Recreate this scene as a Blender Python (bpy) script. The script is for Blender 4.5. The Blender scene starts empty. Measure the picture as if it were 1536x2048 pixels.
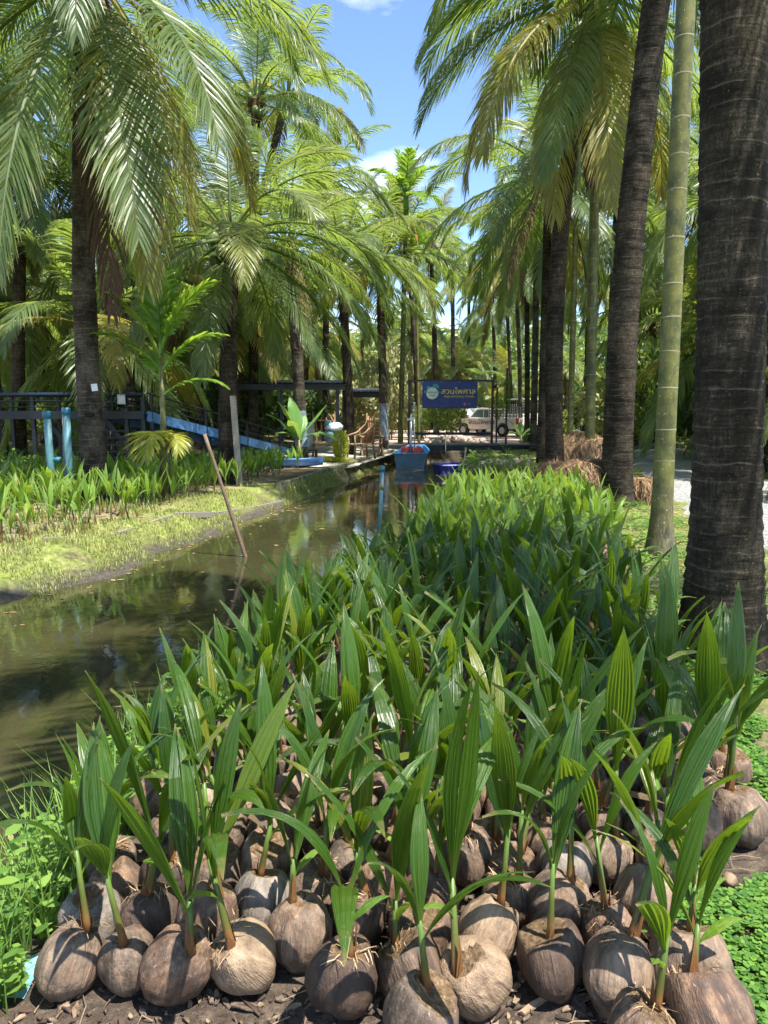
import bpy, math, random
import numpy as np
from mathutils import Vector, Matrix, Euler, noise

# ------------------------------------------------------------------ camera, sky, sun, exposure
sc = bpy.context.scene
COL = sc.collection
R = math.radians
FPX, CX, CY = 1500.0, 768.0, 1024.0
PITCH = R(7.75)
EYE = Vector((0, 0, 1.6))

cam = bpy.data.cameras.new('camera')
cam.sensor_fit = 'VERTICAL'
cam.angle = 2 * math.atan(1024 / FPX)
cam.clip_start = 0.05
cam.clip_end = 2000
camo = bpy.data.objects.new('camera', cam)
COL.objects.link(camo)
camo.location = EYE
camo.rotation_euler = (R(90) - PITCH, 0, 0)
sc.camera = camo

SUN_DIR = Vector((0.32, -0.32, 1.0)).normalized()
sun_el = math.asin(SUN_DIR.z)
sun_az = math.atan2(SUN_DIR.x, SUN_DIR.y)
world = bpy.data.worlds.new('World')
sc.world = world
world.use_nodes = True
wt = world.node_tree
wt.nodes.clear()
wo = wt.nodes.new('ShaderNodeOutputWorld')
wb = wt.nodes.new('ShaderNodeBackground')
sky = wt.nodes.new('ShaderNodeTexSky')
sky.sky_type = 'NISHITA'
sky.sun_disc = False
sky.sun_elevation = sun_el
sky.sun_rotation = sun_az
sky.air_density = 1.0
sky.dust_density = 0.05
sky.ozone_density = 4.0
sky.altitude = 1500
wb.inputs['Strength'].default_value = 0.132
tc = wt.nodes.new('ShaderNodeTexCoord')
mp = wt.nodes.new('ShaderNodeMapping')
mp.inputs['Scale'].default_value = (1.0, 1.0, 2.2)
mp.inputs['Location'].default_value = (0.37, 0.22, 0.12)
cn = wt.nodes.new('ShaderNodeTexNoise')
cn.inputs['Scale'].default_value = 3.4
cn.inputs['Detail'].default_value = 7
cn.inputs['Roughness'].default_value = 0.55
cr = wt.nodes.new('ShaderNodeValToRGB')
cr.color_ramp.elements[0].position = 0.52
cr.color_ramp.elements[0].color = (0, 0, 0, 1)
cr.color_ramp.elements[1].position = 0.74
cr.color_ramp.elements[1].color = (0.85, 0.85, 0.85, 1)
mx = wt.nodes.new('ShaderNodeMix')
mx.data_type = 'RGBA'
mx.inputs['B'].default_value = (7.6, 8.0, 8.6, 1)
wt.links.new(tc.outputs['Generated'], mp.inputs['Vector'])
wt.links.new(mp.outputs[0], cn.inputs['Vector'])
wt.links.new(cn.outputs['Fac'], cr.inputs['Fac'])
wt.links.new(cr.outputs['Color'], mx.inputs['Factor'])
wt.links.new(sky.outputs[0], mx.inputs['A'])
wt.links.new(mx.outputs['Result'], wb.inputs['Color'])
wt.links.new(wb.outputs[0], wo.inputs[0])

sun = bpy.data.lights.new('sun', 'SUN')
sun.energy = 5.0
sun.angle = R(0.55)
sun.color = (1.0, 0.955, 0.88)
suno = bpy.data.objects.new('sun', sun)
COL.objects.link(suno)
suno.rotation_euler = SUN_DIR.to_track_quat('Z', 'Y').to_euler()

sc.view_settings.view_transform = 'Standard'
sc.view_settings.look = 'None'
sc.view_settings.exposure = 1.36
sc.view_settings.gamma = 1
sc.view_settings.use_curve_mapping = False
sc.cycles.max_bounces = 5
sc.cycles.diffuse_bounces = 3
sc.cycles.glossy_bounces = 2
sc.cycles.transmission_bounces = 4
sc.cycles.use_adaptive_sampling = True
sc.cycles.adaptive_threshold = 0.03
sc.cycles.use_denoising = True
sc.cycles.sample_clamp_indirect = 6.0

rnd = random.Random(7)
U = rnd.uniform

# ------------------------------------------------------------------ pixel helpers (where a point of the photo stands in the place)
def ray(px, py):
    u = (px - CX) / FPX
    v = -(py - CY) / FPX
    return Vector((u, math.cos(PITCH) + v * math.sin(PITCH), -math.sin(PITCH) + v * math.cos(PITCH)))

def G(px, py, z=0.0):
    d = ray(px, py)
    return EYE + d * ((z - EYE.z) / d.z)

def D(px, py, y):
    d = ray(px, py)
    return EYE + d * (y / d.y)

# ------------------------------------------------------------------ tagging and linking
def tag(o, label=None, cat=None, group=None, kind=None):
    if label: o['label'] = label
    if cat: o['category'] = cat
    if group: o['group'] = group
    if kind: o['kind'] = kind
    return o

def thing(name, label, cat, loc=(0, 0, 0), rotz=0.0, group=None):
    o = bpy.data.objects.new(name, None)
    o.empty_display_size = 0.05
    o.location = loc
    o.rotation_euler = (0, 0, rotz)
    COL.objects.link(o)
    return tag(o, label, cat, group)

def link(name, me, parent=None, loc=(0, 0, 0), rot=None, scale=None):
    o = bpy.data.objects.new(name, me)
    COL.objects.link(o)
    if parent is not None: o.parent = parent
    o.location = loc
    if rot is not None: o.rotation_euler = rot
    if scale is not None: o.scale = (scale, scale, scale) if isinstance(scale, (int, float)) else scale
    return o

class MB:
    """collects geometry for one mesh"""
    def __init__(s):
        s.v = []; s.f = []; s.uv = []; s.m = []
    def add(s, vs, fs, uvs=None, mi=0):
        o = len(s.v)
        s.v.extend([tuple(p) for p in vs])
        for k, f in enumerate(fs):
            s.f.append(tuple(i + o for i in f))
            s.m.append(mi)
            if uvs is not None: s.uv.append([uvs[i] for i in f])
            else: s.uv.append([(0, 0)] * len(f))
        return s
    def box(s, c, size, rot=None, mi=0):
        x, y, z = size[0] / 2, size[1] / 2, size[2] / 2
        vs = [Vector((a, b, d)) for a in (-x, x) for b in (-y, y) for d in (-z, z)]
        if rot is not None:
            m = rot if isinstance(rot, Matrix) else Euler(rot).to_matrix()
            vs = [m @ p for p in vs]
        c = Vector(c)
        vs = [p + c for p in vs]
        s.add(vs, [(0, 1, 3, 2), (4, 6, 7, 5), (0, 4, 5, 1), (2, 3, 7, 6), (0, 2, 6, 4), (1, 5, 7, 3)], None, mi)
        return s
    def beam(s, a, b, w, h, mi=0, up=(0, 0, 1)):
        a = Vector(a); b = Vector(b)
        d = b - a
        L = d.length
        x = d.normalized()
        y = Vector(up).cross(x)
        if y.length < 1e-4: y = Vector((0, 1, 0))
        y.normalize()
        z = x.cross(y)
        m = Matrix((x, y, z)).transposed()
        return s.box((a + b) / 2, (L, w, h), m, mi)
    def tube(s, pts, rad, n=8, cap=True, mi=0):
        pts = [Vector(p) for p in pts]
        if isinstance(rad, (int, float)): rad = [rad] * len(pts)
        vs = []; fs = []; uvs = []
        ref = Vector((0, 1, 0))
        for i, p in enumerate(pts):
            t = (pts[min(i + 1, len(pts) - 1)] - pts[max(i - 1, 0)])
            t = t.normalized() if t.length > 1e-9 else Vector((0, 0, 1))
            if abs(t.dot(ref)) > 0.93: ref = Vector((1, 0, 0)) if abs(t.x) < 0.9 else Vector((0, 0, 1))
            a = (ref - t * ref.dot(t)).normalized()
            b = t.cross(a)
            for k in range(n):
                an = 2 * math.pi * k / n
                vs.append(p + (a * math.cos(an) + b * math.sin(an)) * rad[i])
                uvs.append((k / n, i / max(1, len(pts) - 1)))
        for i in range(len(pts) - 1):
            for k in range(n):
                k2 = (k + 1) % n
                fs.append((i * n + k, i * n + k2, (i + 1) * n + k2, (i + 1) * n + k))
        if cap:
            fs.append(tuple(range(n - 1, -1, -1)))
            fs.append(tuple(range((len(pts) - 1) * n, len(pts) * n)))
        return s.add(vs, fs, uvs, mi)
    def lathe(s, prof, n=16, c=(0, 0, 0), mi=0):
        c = Vector(c)
        return s.tube([c + Vector((0, 0, z)) for r, z in prof], [max(r, 1e-4) for r, z in prof], n, True, mi)
    def mesh(s, name, mats, smooth=False):
        me = bpy.data.meshes.new(name)
        me.from_pydata(s.v, [], s.f)
        if not isinstance(mats, (list, tuple)): mats = [mats]
        for m in mats: me.materials.append(m)
        if len(mats) > 1: me.polygons.foreach_set('material_index', s.m)
        uvl = me.uv_layers.new(name='UVMap')
        flat = [c for f in s.uv for p in f for c in p]
        uvl.data.foreach_set('uv', flat)
        if smooth: me.polygons.foreach_set('use_smooth', [True] * len(me.polygons))
        me.update()
        return me
    def build(s, name, mats, parent=None, smooth=False, loc=(0, 0, 0), rot=None, bevel=0):
        o = link(name, s.mesh(name, mats, smooth), parent, loc, rot)
        if bevel:
            b = o.modifiers.new('bevel', 'BEVEL'); b.width = bevel; b.segments = 2; b.limit_method = 'ANGLE'
        return o

# ------------------------------------------------------------------ materials
class NT:
    def __init__(s, name):
        s.mat = bpy.data.materials.new(name)
        s.mat.use_nodes = True
        s.t = s.mat.node_tree
        s.t.nodes.clear()
        s.out = s.n('ShaderNodeOutputMaterial')
    def n(s, typ, **kw):
        x = s.t.nodes.new(typ)
        for k, v in kw.items():
            if k in x.inputs.keys(): x.inputs[k].default_value = v
            else: setattr(x, k, v)
        return x
    def l(s, a, b): s.t.links.new(a, b)
    def obj(s): return s.n('ShaderNodeTexCoord').outputs['Object']
    def gen_pos(s): return s.n('ShaderNodeNewGeometry').outputs['Position']
    def noise(s, vec, scale, detail=4, rough=0.55, stretch=None, dist=0.0):
        if stretch is not None:
            m = s.n('ShaderNodeMapping'); m.inputs['Scale'].default_value = stretch
            s.l(vec, m.inputs['Vector']); vec = m.outputs[0]
        x = s.n('ShaderNodeTexNoise', Scale=scale, Detail=detail, Roughness=rough, Distortion=dist)
        s.l(vec, x.inputs['Vector'])
        return x.outputs['Fac']
    def ramp(s, fac, stops):
        x = s.n('ShaderNodeValToRGB')
        el = x.color_ramp.elements
        while len(el) < len(stops): el.new(0.5)
        for e, (p, c) in zip(el, stops):
            e.position = p
            e.color = (c, c, c, 1) if isinstance(c, (int, float)) else (*c, 1)
        s.l(fac, x.inputs['Fac'])
        return x.outputs['Color']
    def mix(s, fac, a, b, mode='MIX'):
        x = s.n('ShaderNodeMix', data_type='RGBA', blend_type=mode)
        for sock, val in (('Factor', fac), ('A', a), ('B', b)):
            if hasattr(val, 'is_output'): s.l(val, x.inputs[sock])
            elif sock == 'Factor': x.inputs[sock].default_value = val
            else: x.inputs[sock].default_value = (*val, 1)
        return x.outputs['Result']
    def math(s, op, a, b=None, clamp=False):
        x = s.n('ShaderNodeMath', operation=op, use_clamp=clamp)
        for i, val in enumerate((a, b)):
            if val is None: continue
            if hasattr(val, 'is_output'): s.l(val, x.inputs[i])
            else: x.inputs[i].default_value = val
        return x.outputs[0]
    def bump(s, h, strength, dist=0.01):
        x = s.n('ShaderNodeBump', Strength=strength, Distance=dist)
        s.l(h, x.inputs['Height'])
        return x.outputs[0]
    def bsdf(s, color, rough=0.6, normal=None, spec=0.5, metal=0.0, **kw):
        b = s.n('ShaderNodeBsdfPrincipled')
        if hasattr(color, 'is_output'): s.l(color, b.inputs['Base Color'])
        else: b.inputs['Base Color'].default_value = (*color, 1)
        if hasattr(rough, 'is_output'): s.l(rough, b.inputs['Roughness'])
        else: b.inputs['Roughness'].default_value = rough
        b.inputs['Specular IOR Level'].default_value = spec
        b.inputs['Metallic'].default_value = metal
        if normal is not None: s.l(normal, b.inputs['Normal'])
        for k, v in kw.items(): b.inputs[k].default_value = v
        return b
    def done(s, b):
        s.l(b.outputs[0], s.out.inputs[0])
        return s.mat
    def leafy(s, color, tcolor, rough, fac, normal=None, spec=0.5):
        b = s.bsdf(color, rough, normal, spec)
        t = s.n('ShaderNodeBsdfTranslucent')
        if hasattr(tcolor, 'is_output'): s.l(tcolor, t.inputs['Color'])
        else: t.inputs['Color'].default_value = (*tcolor, 1)
        if normal is not None: s.l(normal, t.inputs['Normal'])
        m = s.n('ShaderNodeMixShader'); m.inputs[0].default_value = fac
        s.l(b.outputs[0], m.inputs[1]); s.l(t.outputs[0], m.inputs[2])
        s.l(m.outputs[0], s.out.inputs[0])
        return s.mat
    def rand_vec(s, k=40.0):
        oi = s.n('ShaderNodeObjectInfo')
        v = s.n('ShaderNodeVectorMath', operation='SCALE'); v.inputs['Scale'].default_value = k
        cmb = s.n('ShaderNodeCombineXYZ')
        s.l(oi.outputs['Random'], cmb.inputs[0]); s.l(oi.outputs['Random'], cmb.inputs[1])
        s.l(cmb.outputs[0], v.inputs[0])
        a = s.n('ShaderNodeVectorMath', operation='ADD')
        s.l(s.obj(), a.inputs[0]); s.l(v.outputs[0], a.inputs[1])
        return a.outputs[0], oi.outputs['Random']

def simple(name, col, rough=0.6, spec=0.4, metal=0.0, var=0.12, scale=14.0, bump=0.15):
    t = NT(name)
    o = t.obj()
    f = t.noise(o, scale, 5)
    dark = tuple(c * (1 - 2.2 * var) for c in col); lite = tuple(min(1, c * (1 + 1.6 * var)) for c in col)
    c = t.ramp(f, [(0.3, dark), (0.7, lite)])
    return t.done(t.bsdf(c, rough, t.bump(t.noise(o, scale * 4, 3), bump, 0.004) if bump else None, spec, metal))

def m_husk():
    t = NT('coconut_husk')
    v, r = t.rand_vec()
    fib = t.noise(v, 26, 5, 0.65, (1, 1, 0.10), 0.4)
    fine = t.noise(v, 90, 3, 0.6, (1, 1, 0.07), 0.2)
    pat = t.noise(v, 7.5, 4, 0.6)
    blot = t.noise(v, 19, 4, 0.65)
    a = t.ramp(fib, [(0.28, (0.042, 0.022, 0.013)), (0.48, (0.135, 0.07, 0.04)), (0.72, (0.31, 0.185, 0.11))])
    g = t.ramp(fib, [(0.3, (0.05, 0.032, 0.022)), (0.7, (0.25, 0.165, 0.11))])
    c = t.mix(t.ramp(pat, [(0.40, 0.0), (0.62, 1.0)]), a, g)
    dk = t.ramp(blot, [(0.50, 0.0), (0.64, 0.85)])
    c = t.mix(dk, c, (0.05, 0.036, 0.028))
    amt = t.ramp(r, [(0.0, 0.0), (0.55, 0.12), (0.8, 0.35), (1.0, 0.72)])
    c = t.mix(amt, c, (0.045, 0.034, 0.029))
    r2 = t.math('FRACT', t.math('MULTIPLY', r, 7.31))
    c = t.mix(t.ramp(r2, [(0.3, 0.05), (1.0, 0.45)]), c, t.ramp(fib, [(0.3, (0.075, 0.058, 0.043)), (0.7, (0.36, 0.285, 0.205))]))
    rot = t.noise(v, 4.2, 5, 0.7)
    c = t.mix(t.ramp(rot, [(0.56, 0.0), (0.66, 0.8)]), c, (0.035, 0.026, 0.02))
    c = t.mix(t.ramp(fine, [(0.62, 0.0), (0.75, 0.5)]), c, (0.42, 0.32, 0.23))
    oc = t.n('ShaderNodeObjectInfo'); oc_ = t.n('ShaderNodeSeparateColor'); t.l(oc.outputs['Color'], oc_.inputs[0])
    c = t.mix(t.math('SUBTRACT', 1.0, oc_.outputs[0]), c, (0.038, 0.027, 0.022))
    c = t.mix(t.math('SUBTRACT', 1.0, oc_.outputs[1]), c, t.ramp(fib, [(0.3, (0.13, 0.085, 0.05)), (0.7, (0.42, 0.30, 0.19))]))
    c = t.mix(t.math('SUBTRACT', 1.0, oc_.outputs[2]), c, t.ramp(fib, [(0.3, (0.075, 0.065, 0.055)), (0.7, (0.30, 0.265, 0.225))]))
    h = t.math('ADD', fib, t.math('MULTIPLY', fine, 0.7))
    h = t.math('ADD', h, t.math('MULTIPLY', blot, 0.8))
    return t.done(t.bsdf(c, 0.68, t.bump(h, 1.0, 0.008), 0.3))

def m_cut():
    t = NT('husk_cut_fibre')
    v, r = t.rand_vec()
    f = t.noise(v, 70, 4, 0.7, (1, 1, 0.3))
    c = t.ramp(f, [(0.3, (0.04, 0.026, 0.016)), (0.55, (0.14, 0.09, 0.05)), (0.75, (0.28, 0.195, 0.11))])
    return t.done(t.bsdf(c, 0.9, t.bump(f, 0.9, 0.008), 0.15))

def m_seedleaf(name, dark, lite, tl, rough=0.36):
    t = NT(name)
    uv = t.n('ShaderNodeUVMap').outputs[0]
    sep = t.n('ShaderNodeSeparateXYZ'); t.l(uv, sep.inputs[0])
    w = t.math('SINE', t.math('MULTIPLY', sep.outputs[0], 75.0))
    fine = t.math('SINE', t.math('MULTIPLY', sep.outputs[0], 260.0))
    oi = t.n('ShaderNodeObjectInfo')
    isl = t.n('ShaderNodeNewGeometry').outputs['Random Per Island']
    k = t.math('FRACT', t.math('ADD', oi.outputs['Random'], isl))
    base = t.mix(k, dark, lite)
    v = t.math('MULTIPLY', t.math('ADD', w, 1.0), 0.5)
    base = t.mix(t.math('MULTIPLY', v, 0.28), base, tuple(min(1, c * 1.9) for c in lite))
    # yellower leaf foot, faint blemishes
    foot = t.ramp(sep.outputs[1], [(0.0, 0.8), (0.22, 0.0)])
    base = t.mix(foot, base, (0.20, 0.26, 0.05))
    bl = t.noise(t.obj(), 38, 4, 0.7)
    base = t.mix(t.ramp(bl, [(0.66, 0.0), (0.74, 0.6)]), base, (0.22, 0.19, 0.07))
    tip = t.ramp(sep.outputs[1], [(0.93, 0.0), (1.0, 0.9)])
    base = t.mix(tip, base, (0.26, 0.19, 0.08))
    base = t.mix(t.ramp(k, [(0.9, 0.0), (1.0, 0.55)]), base, (0.26, 0.24, 0.035))
    edge = t.math('MULTIPLY', t.ramp(t.noise(t.obj(), 9, 3, 0.7), [(0.55, 0.0), (0.68, 1.0)]), t.ramp(sep.outputs[1], [(0.6, 0.0), (0.95, 0.55)]))
    base = t.mix(edge, base, (0.21, 0.17, 0.05))
    tcol = t.mix(k, tl, tuple(c * 1.45 for c in tl))
    h = t.math('ADD', w, t.math('MULTIPLY', fine, 0.35))
    return t.leafy(base, tcol, rough, 0.32, t.bump(h, 0.5, 0.003), 0.6)

def m_frond(name, dark, lite, tl, rough=0.4, fac=0.42, spec=0.5):
    t = NT(name)
    g = t.n('ShaderNodeNewGeometry')
    oi = t.n('ShaderNodeObjectInfo')
    k = t.math('ADD', t.math('MULTIPLY', g.outputs['Random Per Island'], 0.55), t.math('MULTIPLY', oi.outputs['Random'], 0.45))
    c = t.mix(k, dark, lite)
    uv = t.n('ShaderNodeUVMap').outputs[0]
    sep = t.n('ShaderNodeSeparateXYZ'); t.l(uv, sep.inputs[0])
    tip = t.ramp(sep.outputs[1], [(0.72, 0.0), (1.0, 0.75)])
    c = t.mix(t.math('MULTIPLY', tip, oi.outputs['Random']), c, (0.23, 0.16, 0.07))
    yel = t.ramp(oi.outputs['Random'], [(0.74, 0.0), (0.98, 0.5)])
    c = t.mix(yel, c, (0.30, 0.26, 0.06))
    return t.leafy(c, tl, rough, fac, None, spec)

def m_bark(name, a, b, c, ring=0.0):
    t = NT(name)
    v, r = t.rand_vec(13)
    hor = t.noise(v, 9, 5, 0.7, (0.7, 0.7, 6.0), 0.3)
    ver = t.noise(v, 18, 5, 0.7, (2.6, 2.6, 0.45), 0.5)
    pat = t.noise(v, 2.6, 4, 0.65)
    lich = t.noise(v, 34, 3, 0.7)
    crack = t.n('ShaderNodeTexVoronoi', feature='DISTANCE_TO_EDGE', Scale=38.0)
    mm = t.n('ShaderNodeMapping'); mm.inputs['Scale'].default_value = (1, 1, 0.42); t.l(v, mm.inputs[0]); t.l(mm.outputs[0], crack.inputs['Vector'])
    cr = t.ramp(crack.outputs['Distance'], [(0.0, 0.35), (0.05, 1.0)])
    h = t.math('ADD', t.math('MULTIPLY', hor, 0.8), t.math('MULTIPLY', ver, 0.8))
    col = t.ramp(t.math('MULTIPLY', h, 0.62), [(0.32, a), (0.5, b), (0.68, c)])
    col = t.mix(t.ramp(pat, [(0.42, 0.0), (0.6, 0.85)]), col, tuple(x * 0.6 for x in a))
    col = t.mix(t.ramp(lich, [(0.63, 0.0), (0.72, 0.55)]), col, tuple(min(1, x * 1.5) for x in c))
    col = t.mix(t.math('SUBTRACT', 1.0, cr), col, (0.012, 0.01, 0.008))
    zz = t.n('ShaderNodeSeparateXYZ'); t.l(t.obj(), zz.inputs[0])
    wz = t.math('ADD', t.math('MULTIPLY', zz.outputs[2], 9.5), t.math('MULTIPLY', t.noise(v, 3.0, 3, 0.6), 0.8))
    fr_ = t.math('FRACT', wz)
    line = t.ramp(fr_, [(0.0, 0.0), (0.035, 1.0), (0.10, 0.35), (0.16, 0.0)])
    lm = t.math('MULTIPLY', line, t.ramp(t.noise(v, 7, 3, 0.6), [(0.42, 0.0), (0.62, 0.55)]))
    col = t.mix(lm, col, tuple(min(1, x * 1.25) for x in c))
    hh = t.math('ADD', h, t.math('MULTIPLY', cr, 0.5))
    hh = t.math('ADD', hh, t.math('MULTIPLY', fr_, -0.6))
    return t.done(t.bsdf(col, 0.9, t.bump(hh, 0.8, 0.012), 0.2))

def m_areca():
    t = NT('areca_stem')
    v, r = t.rand_vec(9)
    f = t.noise(v, 5, 4, 0.6)
    st = t.noise(v, 60, 3, 0.6, (1, 1, 0.15))
    c = t.ramp(f, [(0.3, (0.045, 0.05, 0.010)), (0.5, (0.11, 0.11, 0.022)), (0.75, (0.19, 0.17, 0.045))])
    c = t.mix(t.ramp(st, [(0.6, 0.0), (0.8, 0.4)]), c, (0.34, 0.33, 0.2))
    sz_ = t.n('ShaderNodeSeparateXYZ'); t.l(t.obj(), sz_.inputs[0])
    ft = t.ramp(t.math('ADD', t.math('MULTIPLY', sz_.outputs[2], 0.5), t.math('MULTIPLY', t.math('SUBTRACT', f, 0.5), 0.7)), [(0.12, 0.9), (0.5, 0.0)])
    c = t.mix(ft, c, t.ramp(st, [(0.35, (0.04, 0.032, 0.018)), (0.7, (0.17, 0.14, 0.085))]))
    spots = t.noise(v, 45, 2, 0.5)
    stn = t.noise(v, 3.2, 6, 0.72, (1.6, 1.6, 0.5), 0.8)
    c = t.mix(t.ramp(stn, [(0.5, 0.0), (0.64, 0.75)]), c, (0.03, 0.032, 0.012))
    c = t.mix(t.ramp(t.noise(v, 13, 5, 0.75), [(0.58, 0.0), (0.7, 0.5)]), c, (0.30, 0.27, 0.15))
    c = t.mix(t.ramp(spots, [(0.70, 0.0), (0.74, 0.8)]), c, (0.55, 0.54, 0.45))
    return t.done(t.bsdf(c, 0.5, t.bump(st, 0.15, 0.004), 0.4))

def m_ground():
    t = NT('ground_soil')
    p = t.gen_pos()
    at = t.n('ShaderNodeAttribute', attribute_name='zone')
    sep = t.n('ShaderNodeSeparateColor'); t.l(at.outputs['Color'], sep.inputs[0])
    n1 = t.noise(p, 2.2, 6, 0.65); n2 = t.noise(p, 17, 6, 0.7); n3 = t.noise(p, 60, 4, 0.7)
    soil = t.ramp(n2, [(0.3, (0.035, 0.026, 0.02)), (0.5, (0.085, 0.064, 0.047)), (0.7, (0.17, 0.13, 0.095))])
    soil = t.mix(t.ramp(n3, [(0.6, 0.0), (0.72, 0.6)]), soil, (0.26, 0.21, 0.16))
    grass = t.ramp(n2, [(0.3, (0.07, 0.09, 0.02)), (0.52, (0.20, 0.24, 0.055)), (0.75, (0.42, 0.37, 0.17))])
    dry = t.ramp(n2, [(0.3, (0.16, 0.12, 0.075)), (0.6, (0.36, 0.29, 0.19)), (0.8, (0.48, 0.41, 0.29))])
    gm = t.math('MULTIPLY', sep.outputs[0], t.ramp(n1, [(0.3, 0.15), (0.55, 1.0)]))
    c = t.mix(gm, soil, grass)
    dm = t.math('MULTIPLY', sep.outputs[1], t.ramp(t.noise(p, 3.7, 5, 0.65), [(0.35, 0.1), (0.6, 1.0)]))
    c = t.mix(dm, c, dry)
    c = t.mix(sep.outputs[2], c, t.ramp(n2, [(0.3, (0.03, 0.026, 0.02)), (0.7, (0.12, 0.105, 0.08))]))
    h = t.math('ADD', n2, t.math('MULTIPLY', n3, 0.6))
    return t.done(t.bsdf(c, 0.92, t.bump(h, 0.9, 0.03), 0.2))

def m_gravel(name, a, b, c, red=None):
    t = NT(name)
    p = t.gen_pos()
    vo = t.n('ShaderNodeTexVoronoi', Scale=34.0); t.l(p, vo.inputs['Vector'])
    n = t.noise(p, 1.3, 5, 0.65)
    s = t.n('ShaderNodeSeparateColor'); t.l(vo.outputs['Color'], s.inputs[0])
    col = t.ramp(s.outputs[0], [(0.1, a), (0.5, b), (0.9, c)])
    col = t.mix(t.ramp(n, [(0.35, 0.0), (0.7, 0.55)]), col, red or tuple(x * 0.7 for x in a))
    return t.done(t.bsdf(col, 0.9, t.bump(vo.outputs['Distance'], 0.8, 0.02), 0.25))

def m_water():
    t = NT('pond_water')
    p = t.gen_pos()
    n = t.noise(p, 0.9, 4, 0.6)
    c = t.ramp(n, [(0.3, (0.030, 0.029, 0.012)), (0.7, (0.046, 0.044, 0.019))])
    r1 = t.noise(p, 5.0, 3, 0.5, (1.0, 0.55, 1)); r2 = t.noise(p, 19.0, 2, 0.5)
    h = t.math('ADD', r1, t.math('MULTIPLY', r2, 0.18))
    return t.done(t.bsdf(c, 0.035, t.bump(h, 0.055, 0.05), 0.65, IOR=1.36))

def m_wood(name, a, b):
    t = NT(name)
    v, r = t.rand_vec(11)
    f = t.noise(v, 12, 5, 0.65, (1, 6, 6), 0.6)
    c = t.ramp(f, [(0.3, a), (0.7, b)])
    return t.done(t.bsdf(c, 0.75, t.bump(f, 0.4, 0.004), 0.3))

def m_straw():
    t = NT('straw')
    g = t.n('ShaderNodeNewGeometry')
    n = t.noise(t.obj(), 30, 4, 0.7)
    c = t.mix(g.outputs['Random Per Island'], (0.20, 0.12, 0.06), (0.56, 0.39, 0.23))
    c = t.mix(t.ramp(n, [(0.35, 0.5), (0.6, 0.0)]), c, (0.09, 0.06, 0.035))
    return t.done(t.bsdf(c, 0.85, None, 0.2))

def m_weed(name, dark, lite, tl, rough=0.5):
    t = NT(name)
    g = t.n('ShaderNodeNewGeometry')
    c = t.mix(g.outputs['Random Per Island'], dark, lite)
    return t.leafy(c, tl, rough, 0.35, None, 0.35)

def m_straw2():
    t = NT('brown_straw')
    g = t.n('ShaderNodeNewGeometry')
    n = t.noise(t.obj(), 26, 4, 0.7)
    c = t.mix(g.outputs['Random Per Island'], (0.13, 0.072, 0.036), (0.42, 0.275, 0.155))
    c = t.mix(t.ramp(n, [(0.35, 0.5), (0.6, 0.0)]), c, (0.07, 0.042, 0.024))
    return t.done(t.bsdf(c, 0.85, None, 0.2))

HUSK = m_husk(); CUT = m_cut()
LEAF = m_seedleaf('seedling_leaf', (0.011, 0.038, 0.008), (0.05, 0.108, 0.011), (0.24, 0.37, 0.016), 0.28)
LEAF2 = m_seedleaf('sunny_seedling_leaf', (0.06, 0.14, 0.016), (0.15, 0.25, 0.024), (0.36, 0.52, 0.035), 0.38)  # brighter copy of the seedling leaf, sunlight put into its colour
FROND = m_frond('palm_frond', (0.034, 0.068, 0.024), (0.155, 0.205, 0.075), (0.38, 0.50, 0.075))
FRONDY = m_frond('yellowing_palm_frond', (0.14, 0.14, 0.03), (0.28, 0.25, 0.06), (0.55, 0.48, 0.06))
FRONDD = m_frond('dead_palm_frond', (0.085, 0.05, 0.035), (0.20, 0.125, 0.085), (0.15, 0.08, 0.04), 0.7, 0.2, 0.2)
ARECALEAF = m_frond('areca_leaf', (0.09, 0.19, 0.02), (0.18, 0.31, 0.035), (0.40, 0.58, 0.05), 0.4, 0.42)
BARK = m_bark('palm_bark', (0.017, 0.0125, 0.0075), (0.055, 0.041, 0.027), (0.17, 0.138, 0.095))
BARKG = m_bark('palm_bark_grey', (0.034, 0.027, 0.018), (0.105, 0.083, 0.06), (0.24, 0.20, 0.15))
ARECA = m_areca()
ARING = simple('areca_scar', (0.24, 0.22, 0.13), 0.8, 0.2)
GROUND = m_ground()
GRAVEL = m_gravel('road_gravel', (0.14, 0.14, 0.14), (0.27, 0.265, 0.26), (0.42, 0.41, 0.40), (0.2, 0.19, 0.175))
PALEGRAVEL = m_gravel('pale_gravel', (0.26, 0.24, 0.21), (0.42, 0.39, 0.35), (0.58, 0.55, 0.5), (0.3, 0.26, 0.21))
REDEARTH = m_gravel('red_earth', (0.29, 0.195, 0.155), (0.42, 0.30, 0.245), (0.55, 0.42, 0.36), (0.33, 0.24, 0.19))
WATER = m_water()
CONC = simple('weathered_concrete', (0.19, 0.185, 0.115), 0.9, 0.2, 0, 0.3, 5)
STEEL = simple('dark_steel_paint', (0.006, 0.007, 0.010), 0.45, 0.5, 0, 0.1, 9)
BLUEDECK = simple('blue_deck_paint', (0.12, 0.27, 0.58), 0.42, 0.5, 0, 0.14, 5)
BLUERAIL = simple('navy_rail_paint', (0.008, 0.018, 0.045), 0.4, 0.5)
PVC = simple('pvc_blue', (0.085, 0.20, 0.22), 0.45, 0.45, 0, 0.1, 7)
PVCCAP = simple('pvc_cap_blue', (0.02, 0.13, 0.20), 0.4, 0.5)
POLEW = m_wood('weathered_pole', (0.085, 0.055, 0.035), (0.22, 0.15, 0.10))
WOOD = m_wood('brown_wood', (0.11, 0.055, 0.026), (0.30, 0.17, 0.09))
PALEWOOD = m_wood('pale_bamboo_wood', (0.26, 0.17, 0.085), (0.48, 0.34, 0.18))
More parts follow.
